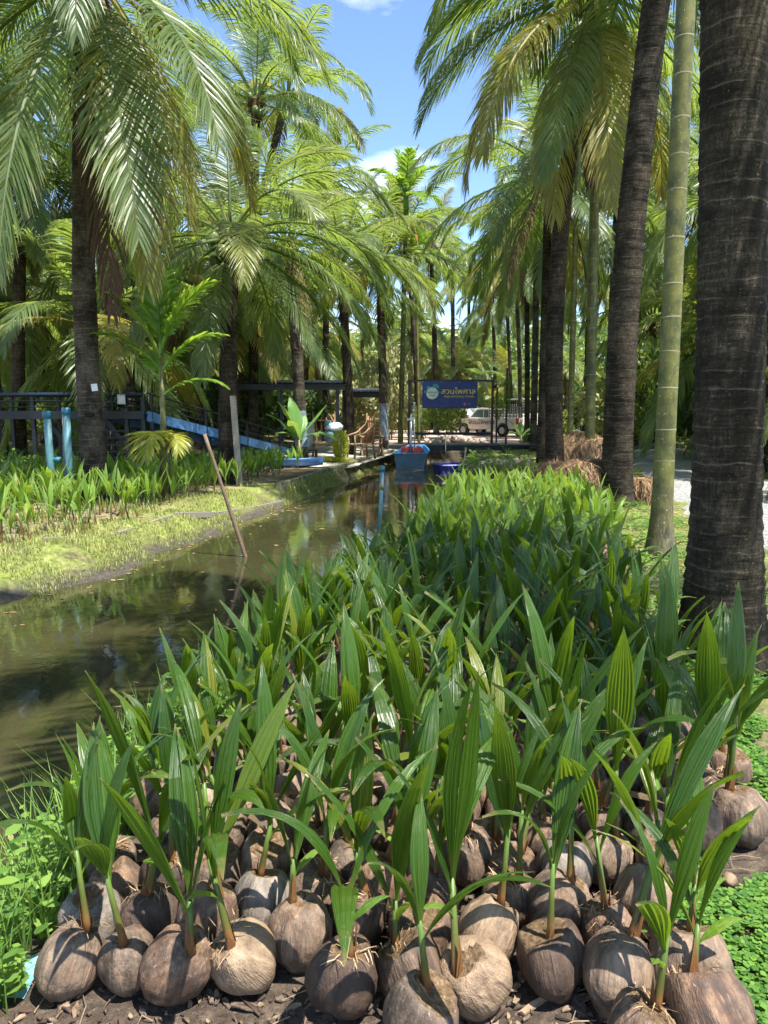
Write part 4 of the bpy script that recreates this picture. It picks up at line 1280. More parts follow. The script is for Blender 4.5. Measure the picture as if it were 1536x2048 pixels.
# clover patch on the right
q = random.Random(18); m = MB()
def clover(m, p, s, q):
    a0 = q.uniform(0, 6.28)
    for j in range(3):
        a = a0 + j * 2.09
        d = Vector((math.cos(a), math.sin(a), q.uniform(-0.1, 0.35))); w = Vector((-math.sin(a), math.cos(a), q.uniform(-0.2, 0.2)))
        p_ = Vector(p)
        m.add([p_, p_ + d * s * 0.7 + w * s * 0.55, p_ + d * s * 1.15, p_ + d * s * 0.7 - w * s * 0.55], [(0, 1, 2, 3)])
def bedright(Y): return np.interp(Y, [a for a, b_ in BR], [b_ for a, b_ in BR])
for k in range(24000):
    Y = 1.45 + 2.9 * q.random(); X = bedright(Y) - 0.04 + 1.6 * q.random() ** 1.1
    if Y < 2.05: X = 0.85 + 1.2 * q.random()
    if X > 0.75 * Y + 0.4: continue
    nn = noise.noise(Vector((X * 2.2, Y * 2.2, 1)))
    if nn < -0.42: continue
    if any((X - a) ** 2 + (Y - c) ** 2 < 0.008 for a, c in placed): continue
    clover(m, (X, Y, tz(X, Y) + q.uniform(0.008, 0.055 + 0.045 * nn)), q.uniform(0.009, 0.022), q)
for k in range(13000):
    Y = 4.2 + 9.5 * q.random(); X = bedright(Y) + 0.1 + 3.0 * q.random()
    if X > 4.3 and Y > 6 or X > 0.6 * Y + 0.5: continue
    if noise.noise(Vector((X * 1.6, Y * 1.6, 1))) < -0.12: continue
    clover(m, (X, Y, tz(X, Y) + q.uniform(0.015, 0.10)), q.uniform(0.018, 0.034), q)
tag(m.build('clover', CLOVER), 'bright green clover carpet beside the sprouted coconuts', 'clover', kind='stuff')

# leafy weeds on the near bank, left corner, and taller grass blades
q = random.Random(19); m = MB()
def weed(m, p, h, q, leaf=0.035):
    p = Vector(p)
    bend = Vector((q.uniform(-0.25, 0.25), q.uniform(-0.25, 0.25), 0)) * h
    top = p + bend + Vector((0, 0, h))
    m.tube([p, p + bend * 0.3 + Vector((0, 0, h * 0.55)), top], [0.003, 0.0024, 0.001], 4)
    n = int(4 + h * 22)
    for j in range(n):
        t = 0.2 + 0.8 * (j + 1) / n
        c = p + bend * t * t + Vector((0, 0, h * t))
        a = q.uniform(0, 6.28); l = leaf * q.uniform(0.7, 1.5)
        d = Vector((math.cos(a), math.sin(a), q.uniform(-0.15, 0.5))).normalized(); w = Vector((-math.sin(a), math.cos(a), q.uniform(-.2, .2))) * l * 0.27
        m.add([c, c + d * l * 0.35 + w, c + d * l * 0.75 + w * 0.7, c + d * l, c + d * l * 0.75 - w * 0.7, c + d * l * 0.35 - w], [(0, 1, 2, 3), (0, 3, 4, 5)])
for k in range(430):
    Y = q.uniform(1.45, 3.9); X = q.uniform(np.interp(Y, _ry, _rx) - 0.02, np.interp(Y, [a for a, b_ in BL], [b_ for a, b_ in BL]) - 0.07)
    weed(m, (X, Y, tz(X, Y) - 0.01), q.uniform(0.08, 0.36), q, q.uniform(0.03, 0.055))
def pl3(q):
    Y = q.uniform(1.4, 6.5); X = q.uniform(np.interp(Y, _ry, _rx) - 0.05, np.interp(Y, [a for a, b_ in BL], [b_ for a, b_ in BL]) - 0.08)
    return (X, Y, tz(X, Y))
strips(m, 3000, pl3, q, 0.12, 0.45, 0.0042)
tag(m.build('weeds', WEED), 'leafy green weeds tangled on the near canal bank', 'weeds', kind='stuff')

q = random.Random(20); m = MB()
for k in range(260):
    Y = q.uniform(15, 24); X = q.uniform(np.interp(Y, _ry, _rx) + 0.1, np.interp(Y, _ry, _rx) + 2.2)
    weed(m, (X, Y, tz(X, Y)), q.uniform(0.15, 0.45), q, 0.09)
for k in range(300):
    Y = q.uniform(12, 24); X = q.uniform(9.2, 13)
    weed(m, (X, Y, tz(X, Y)), q.uniform(0.15, 0.6), q, 0.10)
for k in range(500):
    Y = q.uniform(15, 24); X = -q.uniform(4.5, 12)
    weed(m, (X, Y, tz(X, Y)), q.uniform(0.1, 0.4), q, 0.10)
tag(m.build('undergrowth', WEED), 'scattered low green undergrowth below the palms', 'undergrowth', kind='stuff')

# husk scraps, bark and dry fibres on the soil at the front
q = random.Random(21); m = MB()
for k in range(1500):
    X, Y = q.uniform(-1.0, 0.95), q.uniform(1.5, 2.5)
    z0 = tz(X, Y); a = q.uniform(0, 6.28)
    l, w_ = q.uniform(0.004, 0.024), q.uniform(0.002, 0.009)
    if k % 23 == 0: l, w_ = q.uniform(0.035, 0.08), q.uniform(0.008, 0.02)
    e = Euler((q.uniform(-0.5, 0.5), q.uniform(-0.4, 0.4), a)).to_matrix()
    vs = [e @ Vector(p) + Vector((X, Y, z0 + 0.008)) for p in ((-l, -w_ * 0.6, 0), (-l * 0.2, -w_, 0.004), (l, -w_ * 0.3, 0), (l * 0.8, w_ * 0.5, 0.003), (0, w_, 0.006), (-l * 0.9, w_ * 0.6, 0))]
    lo = [v - Vector((0, 0, 0.004)) for v in vs]
    m.add(vs + lo, [(0, 1, 2, 3, 4, 5), (11, 10, 9, 8, 7, 6)] + [(i, i + 6, (i + 1) % 6 + 6, (i + 1) % 6) for i in range(6)], None, k % 3)
for k in range(220):
    X, Y = q.uniform(-1.0, 1.5), q.uniform(1.5, 2.9)
    a = q.uniform(0, 6.28); l = q.uniform(0.04, 0.14); z0 = tz(X, Y) + 0.008
    d = Vector((math.cos(a), math.sin(a), 0)); n_ = Vector((-d.y, d.x, 0)) * q.uniform(-0.03, 0.03)
    m.tube([Vector((X, Y, z0)), Vector((X, Y, z0 + 0.012)) + d * l * 0.5 + n_, Vector((X, Y, z0)) + d * l], [0.002, 0.0018, 0.0008], 4, True, 0)
tag(m.build('debris', [TWIG, HUSK, simple('bark_scrap', (0.075, 0.05, 0.038), 0.9, 0.2)]), 'husk scraps and dry fibres littering the soil at the front', 'debris', kind='stuff')
q = random.Random(22); m = MB()
for k in range(2600):
    Y = q.uniform(3.6, 13); xl = np.interp(Y, [a for a, b_ in BL], [b_ for a, b_ in BL]); xr = bedright(Y)
    X = q.uniform(xr - 0.1, xr + 1.6) if k % 2 else q.uniform(-7.5, -3.2)
    if k % 2 == 0: Y = q.uniform(8.5, 20)
    a = q.uniform(0, 6.28); l = q.uniform(0.015, 0.06) * (1 + 0.05 * Y); d = Vector((math.cos(a), math.sin(a), 0)) * l; w = Vector((-d.y, d.x, 0)) * 0.12
    p = Vector((X, Y, tz(X, Y) + 0.012))
    m.add([p - w, p + w, p + d + w * 0.3 + Vector((0, 0, q.uniform(0, 0.02))), p + d - w * 0.3], [(0, 1, 2, 3)])
tag(m.build('leaf_litter', STRAW), 'dry leaf litter scattered over the ground', 'leaf litter', kind='stuff')
# twig and small nuts on the clover
tw = G(1400, 1690, 0.06)
m = MB()
m.tube([G(1370, 1712, 0.10), G(1410, 1690, 0.075), G(1448, 1680, 0.05), G(1462, 1664, 0.06)], [0.004, 0.0055, 0.006, 0.007], 6)
m.tube([G(1412, 1690, 0.075), G(1406, 1712, 0.04), G(1405, 1742, 0.02)], [0.004, 0.003, 0.002], 5)
o = m.build('twig', TWIG, smooth=True); tag(o, 'bare pale twig lying across the clover', 'twig')
def nutlet(px_, py_, s, lab):
    p = G(px_, py_, 0.02)
    m = MB(); m.lathe([(0.001, -0.028), (0.018, -0.02), (0.026, 0), (0.02, 0.02), (0.008, 0.034), (0.001, 0.038)], 10)
    o = m.build('fallen_nut', TWIG, smooth=True, loc=(p.x, p.y, tz(p.x, p.y) + 0.022), rot=(1.3, 0.2, U(0, 6)))
    o.scale = (s, s, s); tag(o, lab, 'nut')
nutlet(1458, 1521 + 250, 1.0, 'small dry brown nut lying in the clover')
nutlet(1385, 1782, 1.2, 'dry nut resting at the rim of the clover')
# pale blue cloth scrap under the weeds
p = G(45, 1965, 0.0)
m = MB(); vs = []
for i in range(9):
    for j in range(7):
        X, Y = p.x - 0.08 + i * 0.014, p.y - 0.06 + j * 0.026
        vs.append((X, Y, tz(X, Y) + 0.012 + 0.018 * noise.noise(Vector((X * 14, Y * 14, 0)))))
m.add(vs, [(i * 7 + j, (i + 1) * 7 + j, (i + 1) * 7 + j + 1, i * 7 + j + 1) for i in range(8) for j in range(6)])
o = m.build('plastic_sheet', simple('pale_blue_plastic', (0.16, 0.36, 0.40), 0.4, 0.5), smooth=True); tag(o, 'crumpled pale blue plastic sheet under the bank weeds', 'plastic sheet')

# ------------------------------------------------------------------ straw heaps
def straw_heap(lab, c, rx, ry, h, seed):
    q = random.Random(seed)
    root = thing('straw_heap', lab, 'straw', c)
    m = MB(); vs = []; n, k = 22, 9
    def surf(a, t):
        r = 1 + 0.13 * noise.noise(Vector((math.cos(a) * 1.5 + seed, math.sin(a) * 1.5, t * 2)))
        return Vector((math.cos(a) * rx * math.cos(t * 1.57) ** 0.6 * r if t < 1 else 0, math.sin(a) * ry * math.cos(t * 1.57) ** 0.6 * r if t < 1 else 0, h * math.sin(t * 1.57) ** 0.9 * r))
    for i in range(k + 1):
        for j in range(n): vs.append(surf(6.283 * j / n, i / k))
    m.add(vs, [(i * n + j, i * n + (j + 1) % n, (i + 1) * n + (j + 1) % n, (i + 1) * n + j) for i in range(k) for j in range(n)])
    m.build('mound', STRAWB, root, True)
    m = MB()
    for s in range(1500):
        a = q.uniform(0, 6.28); t = q.random() ** 0.8 * 0.97
        p = surf(a, t) * 1.01
        d = (surf(a + q.uniform(-0.5, 0.5), max(0, t - q.uniform(0.1, 0.35))) * q.uniform(0.98, 1.12) - p)
        if d.length < 1e-3: continue
        d = d.normalized() * q.uniform(0.12, 0.34)
        w = Vector((-d.y, d.x, 0)).normalized() * 0.005 if math.hypot(d.x, d.y) > 1e-4 else Vector((0.005, 0, 0))
        mid = p + d * 0.5 + p.normalized() * q.uniform(0, 0.03)
        m.add([p - w, p + w, mid - w, mid + w, p + d - w * 0.4, p + d + w * 0.4], [(0, 1, 3, 2), (2, 3, 5, 4)])
    m.build('strands', STRAWB, root)
    return root
for lab, px_, py_, rx, ry, h, sd in (('low straw heap behind the seedlings, left of the slim areca', 1112, 985, 0.45, 0.5, 0.62, 1),
                                     ('tall tousled straw heap around the slim areca stem', 1190, 972, 0.62, 0.55, 1.0, 2),
                                     ('straw heap farthest back, against the dark leaning palms', 1160, 940, 0.85, 0.55, 1.0, 3),
                                     ('flat straw heap nearest the camera, left of the dark palm', 1168, 1006, 0.62, 0.5, 0.78, 4),
                                     ('small straw heap right of the dark palm by the road', 1282, 1006, 0.36, 0.36, 0.45, 5)):
    p = G(px_, py_); p.z = -0.03
    straw_heap(lab, p, rx, ry, h, sd)

# ------------------------------------------------------------------ kerb, bed edging
root = thing('kerb', 'weathered concrete kerb holding the far canal bank', 'kerb', (0, 0, 0))
root['kind'] = 'structure'; del root['category']
ka, kb = Vector((-2.25, 15.8, 0.02)), Vector((0.40, 29.3, 0.04))
n = 9
for i in range(n):
    a = ka.lerp(kb, i / n); c = ka.lerp(kb, (i + 1) / n - 0.004)
    a = a + Vector((0, 0, -0.07 + U(-0.012, 0.012))); c = c + Vector((0, 0, -0.07 + U(-0.012, 0.012)))
    MB().beam(a, c, 0.12, 0.24).build('slab', CONC, root, bevel=0.012)
ea, eb = Vector((-4.1, 8.9, 0.02)), Vector((-2.05, 15.7, 0.02))
root = thing('bed_edging', 'low weathered boards edging the far seedling bed', 'edging', (0, 0, 0))
for i in range(5):
    a = ea.lerp(eb, i / 5); c = ea.lerp(eb, (i + 1) / 5 - 0.01)
    a.z = tz(a.x, a.y) - 0.015 + U(-0.02, 0.02); c.z = tz(c.x, c.y) - 0.015 + U(-0.02, 0.02)
    MB().beam(a, c, 0.04, 0.10).build('board', GREYWOOD, root, bevel=0.006)

# ------------------------------------------------------------------ poles and pipes
a = G(503, 1150, -0.6); t_ = D(409, 868, a.y - 0.1)
m = MB(); m.tube([a + (t_ - a) * k for k in np.linspace(0, 1, 9)], [0.025 + 0.003 * math.sin(k * 7) for k in range(9)], 10)
tag(m.build('wooden_pole', POLEW, smooth=True), 'weathered wooden pole leaning out of the canal water', 'pole')
root = thing('water_pipe', 'slim teal pipe with coupling standing in the canal', 'pipe', (0, 0, 0))
a = G(756, 1050, -0.7); a = Vector((D(757, 1045, 12.2).x, 12.2, -0.7)); t_ = D(765, 932, 12.3)
MB().tube([a, t_], 0.034, 12).build('tube', PVC, root, True)
c_ = a.lerp(t_, 0.72)
MB().tube([c_, a.lerp(t_, 0.80)], 0.041, 12).build('coupling', CONC, root, True)
MB().tube([a.lerp(t_, 0.93), a.lerp(t_, 1.002)], 0.042, 12).build('cap', PVCCAP, root, True)
for lab, px0, py0, px1, py1 in (('shorter upright pale blue pipe with darker cap, left of the pair', 103, 938, 93, 822), ('taller upright pale blue pipe with darker cap beside the ringed palm', 138, 940, 132, 815)):
    y_ = 12.4
    t_ = D(px1, py1, y_); a = D(px0, py0, y_); a.z = tz(a.x, y_) - 0.05
    root = thing('standpipe', lab, 'pipe', a, 0, 'capped pale blue standpipes')
    d = t_ - a
    MB().tube([(0, 0, 0), d], 0.058, 16).build('tube', PVC, root, True)
    m = MB(); m.tube([d * 0.925, d * 0.93, d * 0.985, d * 1.0], [0.058, 0.069, 0.069, 0.055], 16); m.build('cap', PVCCAP, root, True)
m = MB(); m.tube([D(126, 815, 12.55), Vector((D(126, 940, 12.55).x, 12.55, 0.0))], 0.022, 8)
tag(m.build('thin_post', GREYWOOD, smooth=True), 'thin grey post right behind the taller pale blue pipe', 'post')
m = MB(); m.tube([D(100, 919, 12.42), D(112, 919, 12.42), D(121, 920, 12.42)], [0.04, 0.04, 0.055], 12)
m2 = m.build('pipe_stub', PVCCAP, smooth=True); tag(m2, 'short teal pipe stub jutting from the shorter upright pipe', 'pipe')

# ------------------------------------------------------------------ raised steel walkway and blue ramp
WY = 18.5
def wp(px_, py_, y=WY): return D(px_, py_, y)
root = thing('walkway', 'dark raised steel walkway with navy handrail and stairs', 'walkway', (0, 0, 0))
dk = wp(285, 824).z; rl = wp(150, 789).z
x0, x1 = wp(-60, 824).x, wp(290, 824).x
MB().box(((x0 + x1) / 2, WY + 0.7, dk), (x1 - x0, 1.5, 0.05)).build('deck', STEEL, root)
MB().box(((x0 + x1) / 2, WY - 0.08, dk - 0.09), (x1 - x0, 0.06, 0.16)).build('beam', STEEL, root)
MB().box(((x0 + x1) / 2, WY + 1.49, dk - 0.09), (x1 - x0, 0.06, 0.16)).build('beam', STEEL, root)
for yy_ in (WY - 0.06, WY + 1.48):
    MB().tube([(x0, yy_, rl), (x1 - 0.05, yy_, rl)], 0.05 if yy_ < WY else 0.035, 10).build('handrail', BLUERAIL, root, True)
    for k in range(2):
        zz = dk + 0.12 + k * 0.15
        MB().tube([(x0, yy_, zz), (x1 - 0.05, yy_, zz)], 0.013, 6).build('rail', STEEL, root, True)
    for px_ in (-40, 62, 165, 250, 284):
        X = wp(px_, 800, yy_).x if yy_ < WY else wp(px_, 800).x
        g_ = tz(X, yy_)
        MB().box((X, yy_ + 0.07, (g_ + rl) / 2 - 0.02), (0.09, 0.09, rl - g_)).build('post', STEEL, root)
for a, c in (((88, 836), (150, 905)), ((210, 836), (262, 905))):
    MB().beam(wp(*a, WY + 0.35), wp(*c, WY + 0.35), 0.05, 0.12).build('brace', STEEL, root)
for k, py_ in enumerate((862, 876, 890, 904)):
    MB().box((wp(200, py_).x, WY + 0.3, wp(200, py_).z), (1.7, 0.28, 0.04)).build('step', STEEL, root)
lt = thing('floodlight', 'small grey framed floodlight fixed to the walkway railing', 'floodlight', wp(243, 799, WY - 0.16))
MB().box((0, 0, 0), (0.19, 0.05, 0.24)).build('housing', METAL, lt, bevel=0.01)
MB().box((0, -0.03, 0), (0.12, 0.015, 0.17)).build('lens', WHITE, lt)
MB().box((0, 0.06, 0), (0.05, 0.08, 0.05)).build('bracket', STEEL, lt)
# ramp
root = thing('ramp', 'long blue sloping ramp with black railings descending from the walkway', 'ramp', (0, 0, 0))
ra = Vector((x1 + 0.02, WY + 0.05, dk)); rb = D(612, 906, 25.0); rb.z = 0.16
ux = (rb - ra); un = Vector((-ux.y, ux.x, 0)).normalized() * 1.25
m = MB()
for k in range(9):
    a = ra.lerp(rb, k / 9); c = ra.lerp(rb, (k + 1) / 9 - 0.006)
    mm_ = MB(); mm_.add([a, c, c + un, a + un, a - Vector((0, 0, 0.04)), c - Vector((0, 0, 0.04)), c + un - Vector((0, 0, 0.04)), a + un - Vector((0, 0, 0.04))],
                        [(0, 1, 2, 3), (7, 6, 5, 4), (0, 4, 5, 1), (1, 5, 6, 2), (2, 6, 7, 3), (3, 7, 4, 0)])
    mm_.build('deck_panel', BLUEDECK, root)
for s in (-0.03, 1.03):
    o_ = un * s - Vector((0, 0, 0.1))
    MB().beam(ra + o_, rb + o_, 0.05, 0.24).build('stringer', BLUEDECK, root)
    for h in (0.46, 0.30, 0.15):
        MB().tube([ra + un * s + Vector((0, 0, h)), rb + un * s + Vector((0, 0, h))], 0.022 if h > 0.4 else 0.013, 6).build('railing', STEEL, root, True)
    for k in (0.02, 0.3, 0.55, 0.78, 0.97):
        p = ra.lerp(rb, k) + un * s
        MB().box(p + Vector((0, 0, 0.16)), (0.055, 0.055, 0.62)).build('baluster', STEEL, root)
        g_ = tz(p.x, p.y)
        if p.z - g_ > 0.35: MB().box((p.x, p.y, (p.z - 0.2 + g_) / 2), (0.08, 0.08, p.z - 0.2 - g_)).build('post', STEEL, root)
# canoe tip beyond the seedlings
p = G(606, 930, 0.1)
root = thing('canoe', 'small blue canoe lying bow first on the gravel path', 'canoe', (p.x - 0.35, p.y, 0.03), A(8))
m = MB(); vs = []; n = 14
for i in range(n + 1):
    t = i / n; X = -0.9 + 1.8 * t
    w = 0.27 * max(0.02, 1 - abs(2 * t - 1) ** 2.4); zb = 0.05 * abs(2 * t - 1) ** 3
    for (yy_, zz) in ((-1, 0.24), (-0.8, 0.08), (0, 0.02), (0.8, 0.08), (1, 0.24)): vs.append((X, yy_ * w, zz + zb))
m.add(vs, [(i * 5 + j, i * 5 + j + 1, (i + 1) * 5 + j + 1, (i + 1) * 5 + j) for i in range(n) for j in range(4)]); m.build('hull', BLUEDECK, root, True)
m = MB(); vs = []
for i in range(n + 1):
    t = i / n; X = -0.9 + 1.8 * t; w = 0.27 * max(0.02, 1 - abs(2 * t - 1) ** 2.4); zb = 0.05 * abs(2 * t - 1) ** 3
    vs += [(X, -w, 0.235 + zb), (X, w, 0.235 + zb)]
m.add(vs, [(2 * i, 2 * i + 1, 2 * i + 3, 2 * i + 2) for i in range(n)]); m.build('deck', BLUEDECK, root, True)

# leaning grey plank beside the fruiting palm
a = D(478, 906, 16.0); a.z = tz(a.x, 16.0) - 0.03; t_ = D(466, 792, 16.25)
o = MB().beam(a, t_, 0.13, 0.05, up=(0, 1, 0)).build('plank', GREYWOOD); tag(o, 'grey weathered plank leaning against the fruiting palm', 'plank')

# ------------------------------------------------------------------ shelter
def shelter(lab, x0, x1, y0, y1, z, posts):
    root = thing('shelter', lab, 'shelter', ((x0 + x1) / 2, (y0 + y1) / 2, 0))
    cx, cy = (x0 + x1) / 2, (y0 + y1) / 2
    n = int((x1 - x0) / 0.09); vs = []
    for i in range(n + 1):
        X = x0 + (x1 - x0) * i / n - cx; zz = z + 0.02 * (i % 2)
        vs += [(X, y0 - cy - 0.2, zz), (X, y1 - cy + 0.2, zz + 0.25)]
    m = MB(); m.add(vs, [(2 * i, 2 * i + 2, 2 * i + 3, 2 * i + 1) for i in range(n)]); m.build('roof_sheet', ROOF, root)
    MB().box((0, y0 - cy - 0.1, z - 0.14), (x1 - x0, 0.08, 0.2)).build('fascia', STEEL, root)
    MB().box((0, y1 - cy + 0.1, z + 0.10), (x1 - x0, 0.08, 0.2)).build('fascia', STEEL, root)
    for X in posts:
        for Y in (y0, y1):
            g_ = tz(X, Y)
            MB().box((X - cx, Y - cy, (g_ + z) / 2 - 0.05), (0.11, 0.11, z - g_ - 0.1)).build('post', STEEL, root)
    return root
xa, xb = D(432, 770, 26.5).x, D(692, 770, 26.5).x
shelter('open shelter with flat dark sheet roof behind the ramp', xa, xb, 26.5, 30.5, D(500, 766, 26.5).z, (xa + 0.3, (xa + xb) / 2, xb - 0.3))
xa, xb = D(688, 785, 33).x, D(775, 785, 33).x
shelter('lower dark roofed shelter behind the wooden chair', xa, xb, 33, 36, D(700, 784, 33).z, (xa + 0.2, xb - 0.2))

# ------------------------------------------------------------------ banana plants
def banana(lab, loc, h, leaves, seed, s=1.0):
    q = random.Random(seed)
    root = thing('banana_plant', lab, 'banana plant', loc)
    m = MB(); m.tube([(0, 0, 0), (0.02, 0, h * 0.5), (0, 0, h)], [0.08 * s, 0.065 * s, 0.04 * s], 10); m.build('stem', ARECA, root, True)
    for az, til, out, L in leaves:
        m = MB(); blade(m, L, L * 0.2, out, 5, 12, 0.22, 0.006, til, wave=0.02)
        lf = m.build('leaf', BANANA, root, loc=(0, 0, h * 0.97), rot=(0, 0, A(az)))
    return root
b = at(598, 880, 21.0)
banana('banana plant with broad pale leaves beside the ramp foot', b, 0.8, ((180, 0.55, 0.7, 1.2), (200, 0.25, 0.5, 1.25), (135, 0.1, 0.4, 1.3), (10, 0.55, 0.25, 1.25), (350, 0.9, 1.5, 1.3), (250, 0.4, 0.9, 0.9), (90, 0.3, 0.6, 1.1), (215, 0.8, 1.0, 0.8)), 1)
b = at(1042, 880, 31.5)
banana('young banana plant at the right end of the footbridge', b, 0.55, ((20, 0.6, 1.2, 0.9), (150, 0.35, 0.9, 1.1), (345, 0.9, 1.6, 0.9), (200, 0.8, 1.1, 0.7), (90, 0.2, 0.4, 0.7)), 2, 0.8)
b = at(1534, 760, 12.0)
banana('banana plant at the right edge across the road', (9.6, 14.6, 0), 1.4, ((190, 0.5, 0.9, 1.4), (220, 0.9, 1.2, 1.3), (150, 0.4, 0.8, 1.4), (20, 0.5, 1, 1.3), (270, 0.7, 1.2, 1.2), (90, .1, .3, 1.2)), 3)

# ------------------------------------------------------------------ shrubs
def shrub_mesh(name, mat, n, seed, leaf=0.07, shape=1.0):
    q = random.Random(seed); m = MB()
    for k in range(n):
        while True:
            v = Vector((q.uniform(-1, 1), q.uniform(-1, 1), q.uniform(-1, 1)))
            if 0.25 < v.length < 1: break
        r = 0.86 + 0.3 * noise.noise(v.normalized() * 2.2 + Vector((seed, 0, 0)))
        v = v.normalized() * v.length ** 0.45 * r
        p = Vector((v.x * 0.5, v.y * 0.5, 0.5 + v.z * 0.5))
        a = Vector((q.uniform(-1, 1), q.uniform(-1, 1), q.uniform(-0.6, 1))).normalized()
        b_ = a.cross(Vector((q.uniform(-1, 1), q.uniform(-1, 1), q.uniform(-1, 1)))).normalized()
        l = leaf * q.uniform(0.6, 1.4)
        m.add([p, p + a * l * 0.5 + b_ * l * 0.3, p + a * l, p + a * l * 0.5 - b_ * l * 0.3], [(0, 1, 2, 3)])
    return m.mesh(name, mat)
SHC = [shrub_mesh('foliage', SHRUBC, 1500, k, 0.075) for k in range(3)]
SHG = [shrub_mesh('foliage', SHRUBG, 1700, 10 + k, 0.06) for k in range(3)]
SHD = [shrub_mesh('foliage', SHRUBD, 1500, 20 + k, 0.08) for k in range(3)]
SHL = shrub_mesh('foliage', LIMEG, 2400, 31, 0.07)
SHSTEM = MB(); SHSTEM.tube([(0, 0, 0), (0.02, 0.01, 0.4), (0, 0, 0.8)], [0.04, 0.03, 0.01], 6); SHSTEM = SHSTEM.mesh('stem', POLEW)
def shrub(lab, loc, w, h, me, group=None, d=None):
    root = thing('shrub', lab, 'shrub', loc, 0, group)
    link('foliage', me, root, (0, 0, 0), (0, 0, U(0, 6.28)), (w, d or w, h))
    link('stem', SHSTEM, root, (0, 0, 0), None, (1, 1, h))
    return root
b = at(681, 905, 22.6)
shrub('lime yellow creeper column on a stump by the canal kerb', b, 0.55, 1.1, SHL)
shrub('low lime yellow creeper spreading at the stump foot', (b.x - 0.25, b.y - 0.1, 0.0), 1.5, 0.22, SHL, None, 0.8)
shrub('clipped green shrub standing in front of the pickup truck bonnet', at(893, 868, 40.5), 2.5, 3.3, SHG[0])
shrub('olive green shrub between the sign post and tree trunk', at(842, 868, 38.5), 1.1, 1.9, SHG[1])
for k, (px_, y_, w, h) in enumerate(((712, 37, 2.4, 3.0), (745, 38, 2.2, 4.6), (783, 39.5, 2.0, 5.2), (822, 42, 1.8, 5.0), (722, 41, 2.4, 4.2), (690, 42, 2.6, 3.0))):
    shrub('tall pale cream leaved shrub behind the chairs and canal boats', at(px_, 870, y_), w, h, SHC[k % 3], 'pale leaved shrubs behind the chairs')
for k, (px_, y_, w, h) in enumerate(((1215, 34, 3.2, 3.2), (1255, 30, 2.4, 4.2), (1290, 31, 2.6, 4.6), (1330, 33, 3, 4.8), (1370, 30, 3, 3.6), (1420, 27, 3, 4.2), (1500, 24, 3, 4.2))):
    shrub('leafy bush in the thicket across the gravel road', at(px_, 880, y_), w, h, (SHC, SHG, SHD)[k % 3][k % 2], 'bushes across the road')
sq = random.Random(5)
for k in range(44):
    y_ = sq.uniform(30, 62); X = -y_ * sq.uniform(0.08, 0.58)
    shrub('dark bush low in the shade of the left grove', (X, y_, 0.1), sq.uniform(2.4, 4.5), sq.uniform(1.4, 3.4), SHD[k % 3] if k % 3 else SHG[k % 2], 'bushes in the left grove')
for k in range(26):
    y_ = sq.uniform(42, 66); X = y_ * sq.uniform(0.23, 0.55)
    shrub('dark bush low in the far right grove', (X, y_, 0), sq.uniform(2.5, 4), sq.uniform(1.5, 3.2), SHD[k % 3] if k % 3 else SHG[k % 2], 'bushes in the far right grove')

# far wood closing the view
q = random.Random(41); m = MB()
for k in range(60000):
    X = q.uniform(-75, 80); Y = q.uniform(78, 96)
    top = 11.5 + 3.2 * noise.noise(Vector((X * 0.12, 0, 0))) + 1.5 * noise.noise(Vector((X * 0.6, 0, 4)))
    if 4.5 < X < 9: top -= 2.0
    Z = top * q.random()
    a = q.uniform(0, 6.28); e = q.uniform(-0.9, 0.6); l = q.uniform(0.7, 1.9)
    d = Vector((math.cos(a) * math.cos(e), math.sin(a) * math.cos(e), math.sin(e))) * l
    w = d.cross(Vector((q.uniform(-1, 1), q.uniform(-1, 1), q.uniform(-1, 1)))).normalized() * q.uniform(0.1, 0.3)
    p = Vector((X, Y, Z))
    m.add([p - w, p + w, p + d], [(0, 1, 2)])
tag(m.build('treeline', FROND), 'distant wood of palms closing the view', 'trees', kind='stuff')

# ------------------------------------------------------------------ footbridge, sign and frame
BY = 30.5
root = thing('footbridge', 'low dark steel footbridge crossing the end of the canal', 'footbridge', (0, BY, 0))
bx0, bx1 = D(762, 893, BY).x, D(1085, 893, BY).x
zt = D(800, 888, BY).z
for k in range(14):
    a = bx0 + (bx1 - bx0) * k / 14; c = bx0 + (bx1 - bx0) * (k + 1) / 14 - 0.012
    MB().box(((a + c) / 2, 0.75, zt - 0.025), (c - a, 1.5, 0.05)).build('deck_board', simple('bridge_deck', (0.13, 0.14, 0.15), 0.5, 0.5) if k == 0 else bpy.data.materials['bridge_deck'], root)
for Y in (0.0, 1.5):
    MB().box(((bx0 + bx1) / 2, Y, zt - 0.16), (bx1 - bx0, 0.08, 0.22)).build('girder', STEEL, root)
for X in (bx0 + 0.4, D(985, 890, BY).x, D(1010, 890, BY).x, bx1 - 0.3):
    MB().box((X, 0.0 + 0.05, (zt - 0.25 - 0.9) / 2), (0.14, 0.14, zt - 0.25 + 0.9)).build('pile', STEEL, root)
# side bench plank
o = MB().box((D(1050, 893, 28.5).x, 28.5, 0.27), (1.9, 0.45, 0.06)).build('bench_top', STEEL)
bt = thing('bench', 'low dark bench beside the footbridge in front of the palms', 'bench', (0, 0, 0)); o.parent = bt
for X in (-0.8, 0.8): MB().box((D(1050, 893, 28.5).x + X, 28.5, 0.10), (0.10, 0.4, 0.28)).build('leg', STEEL, bt)

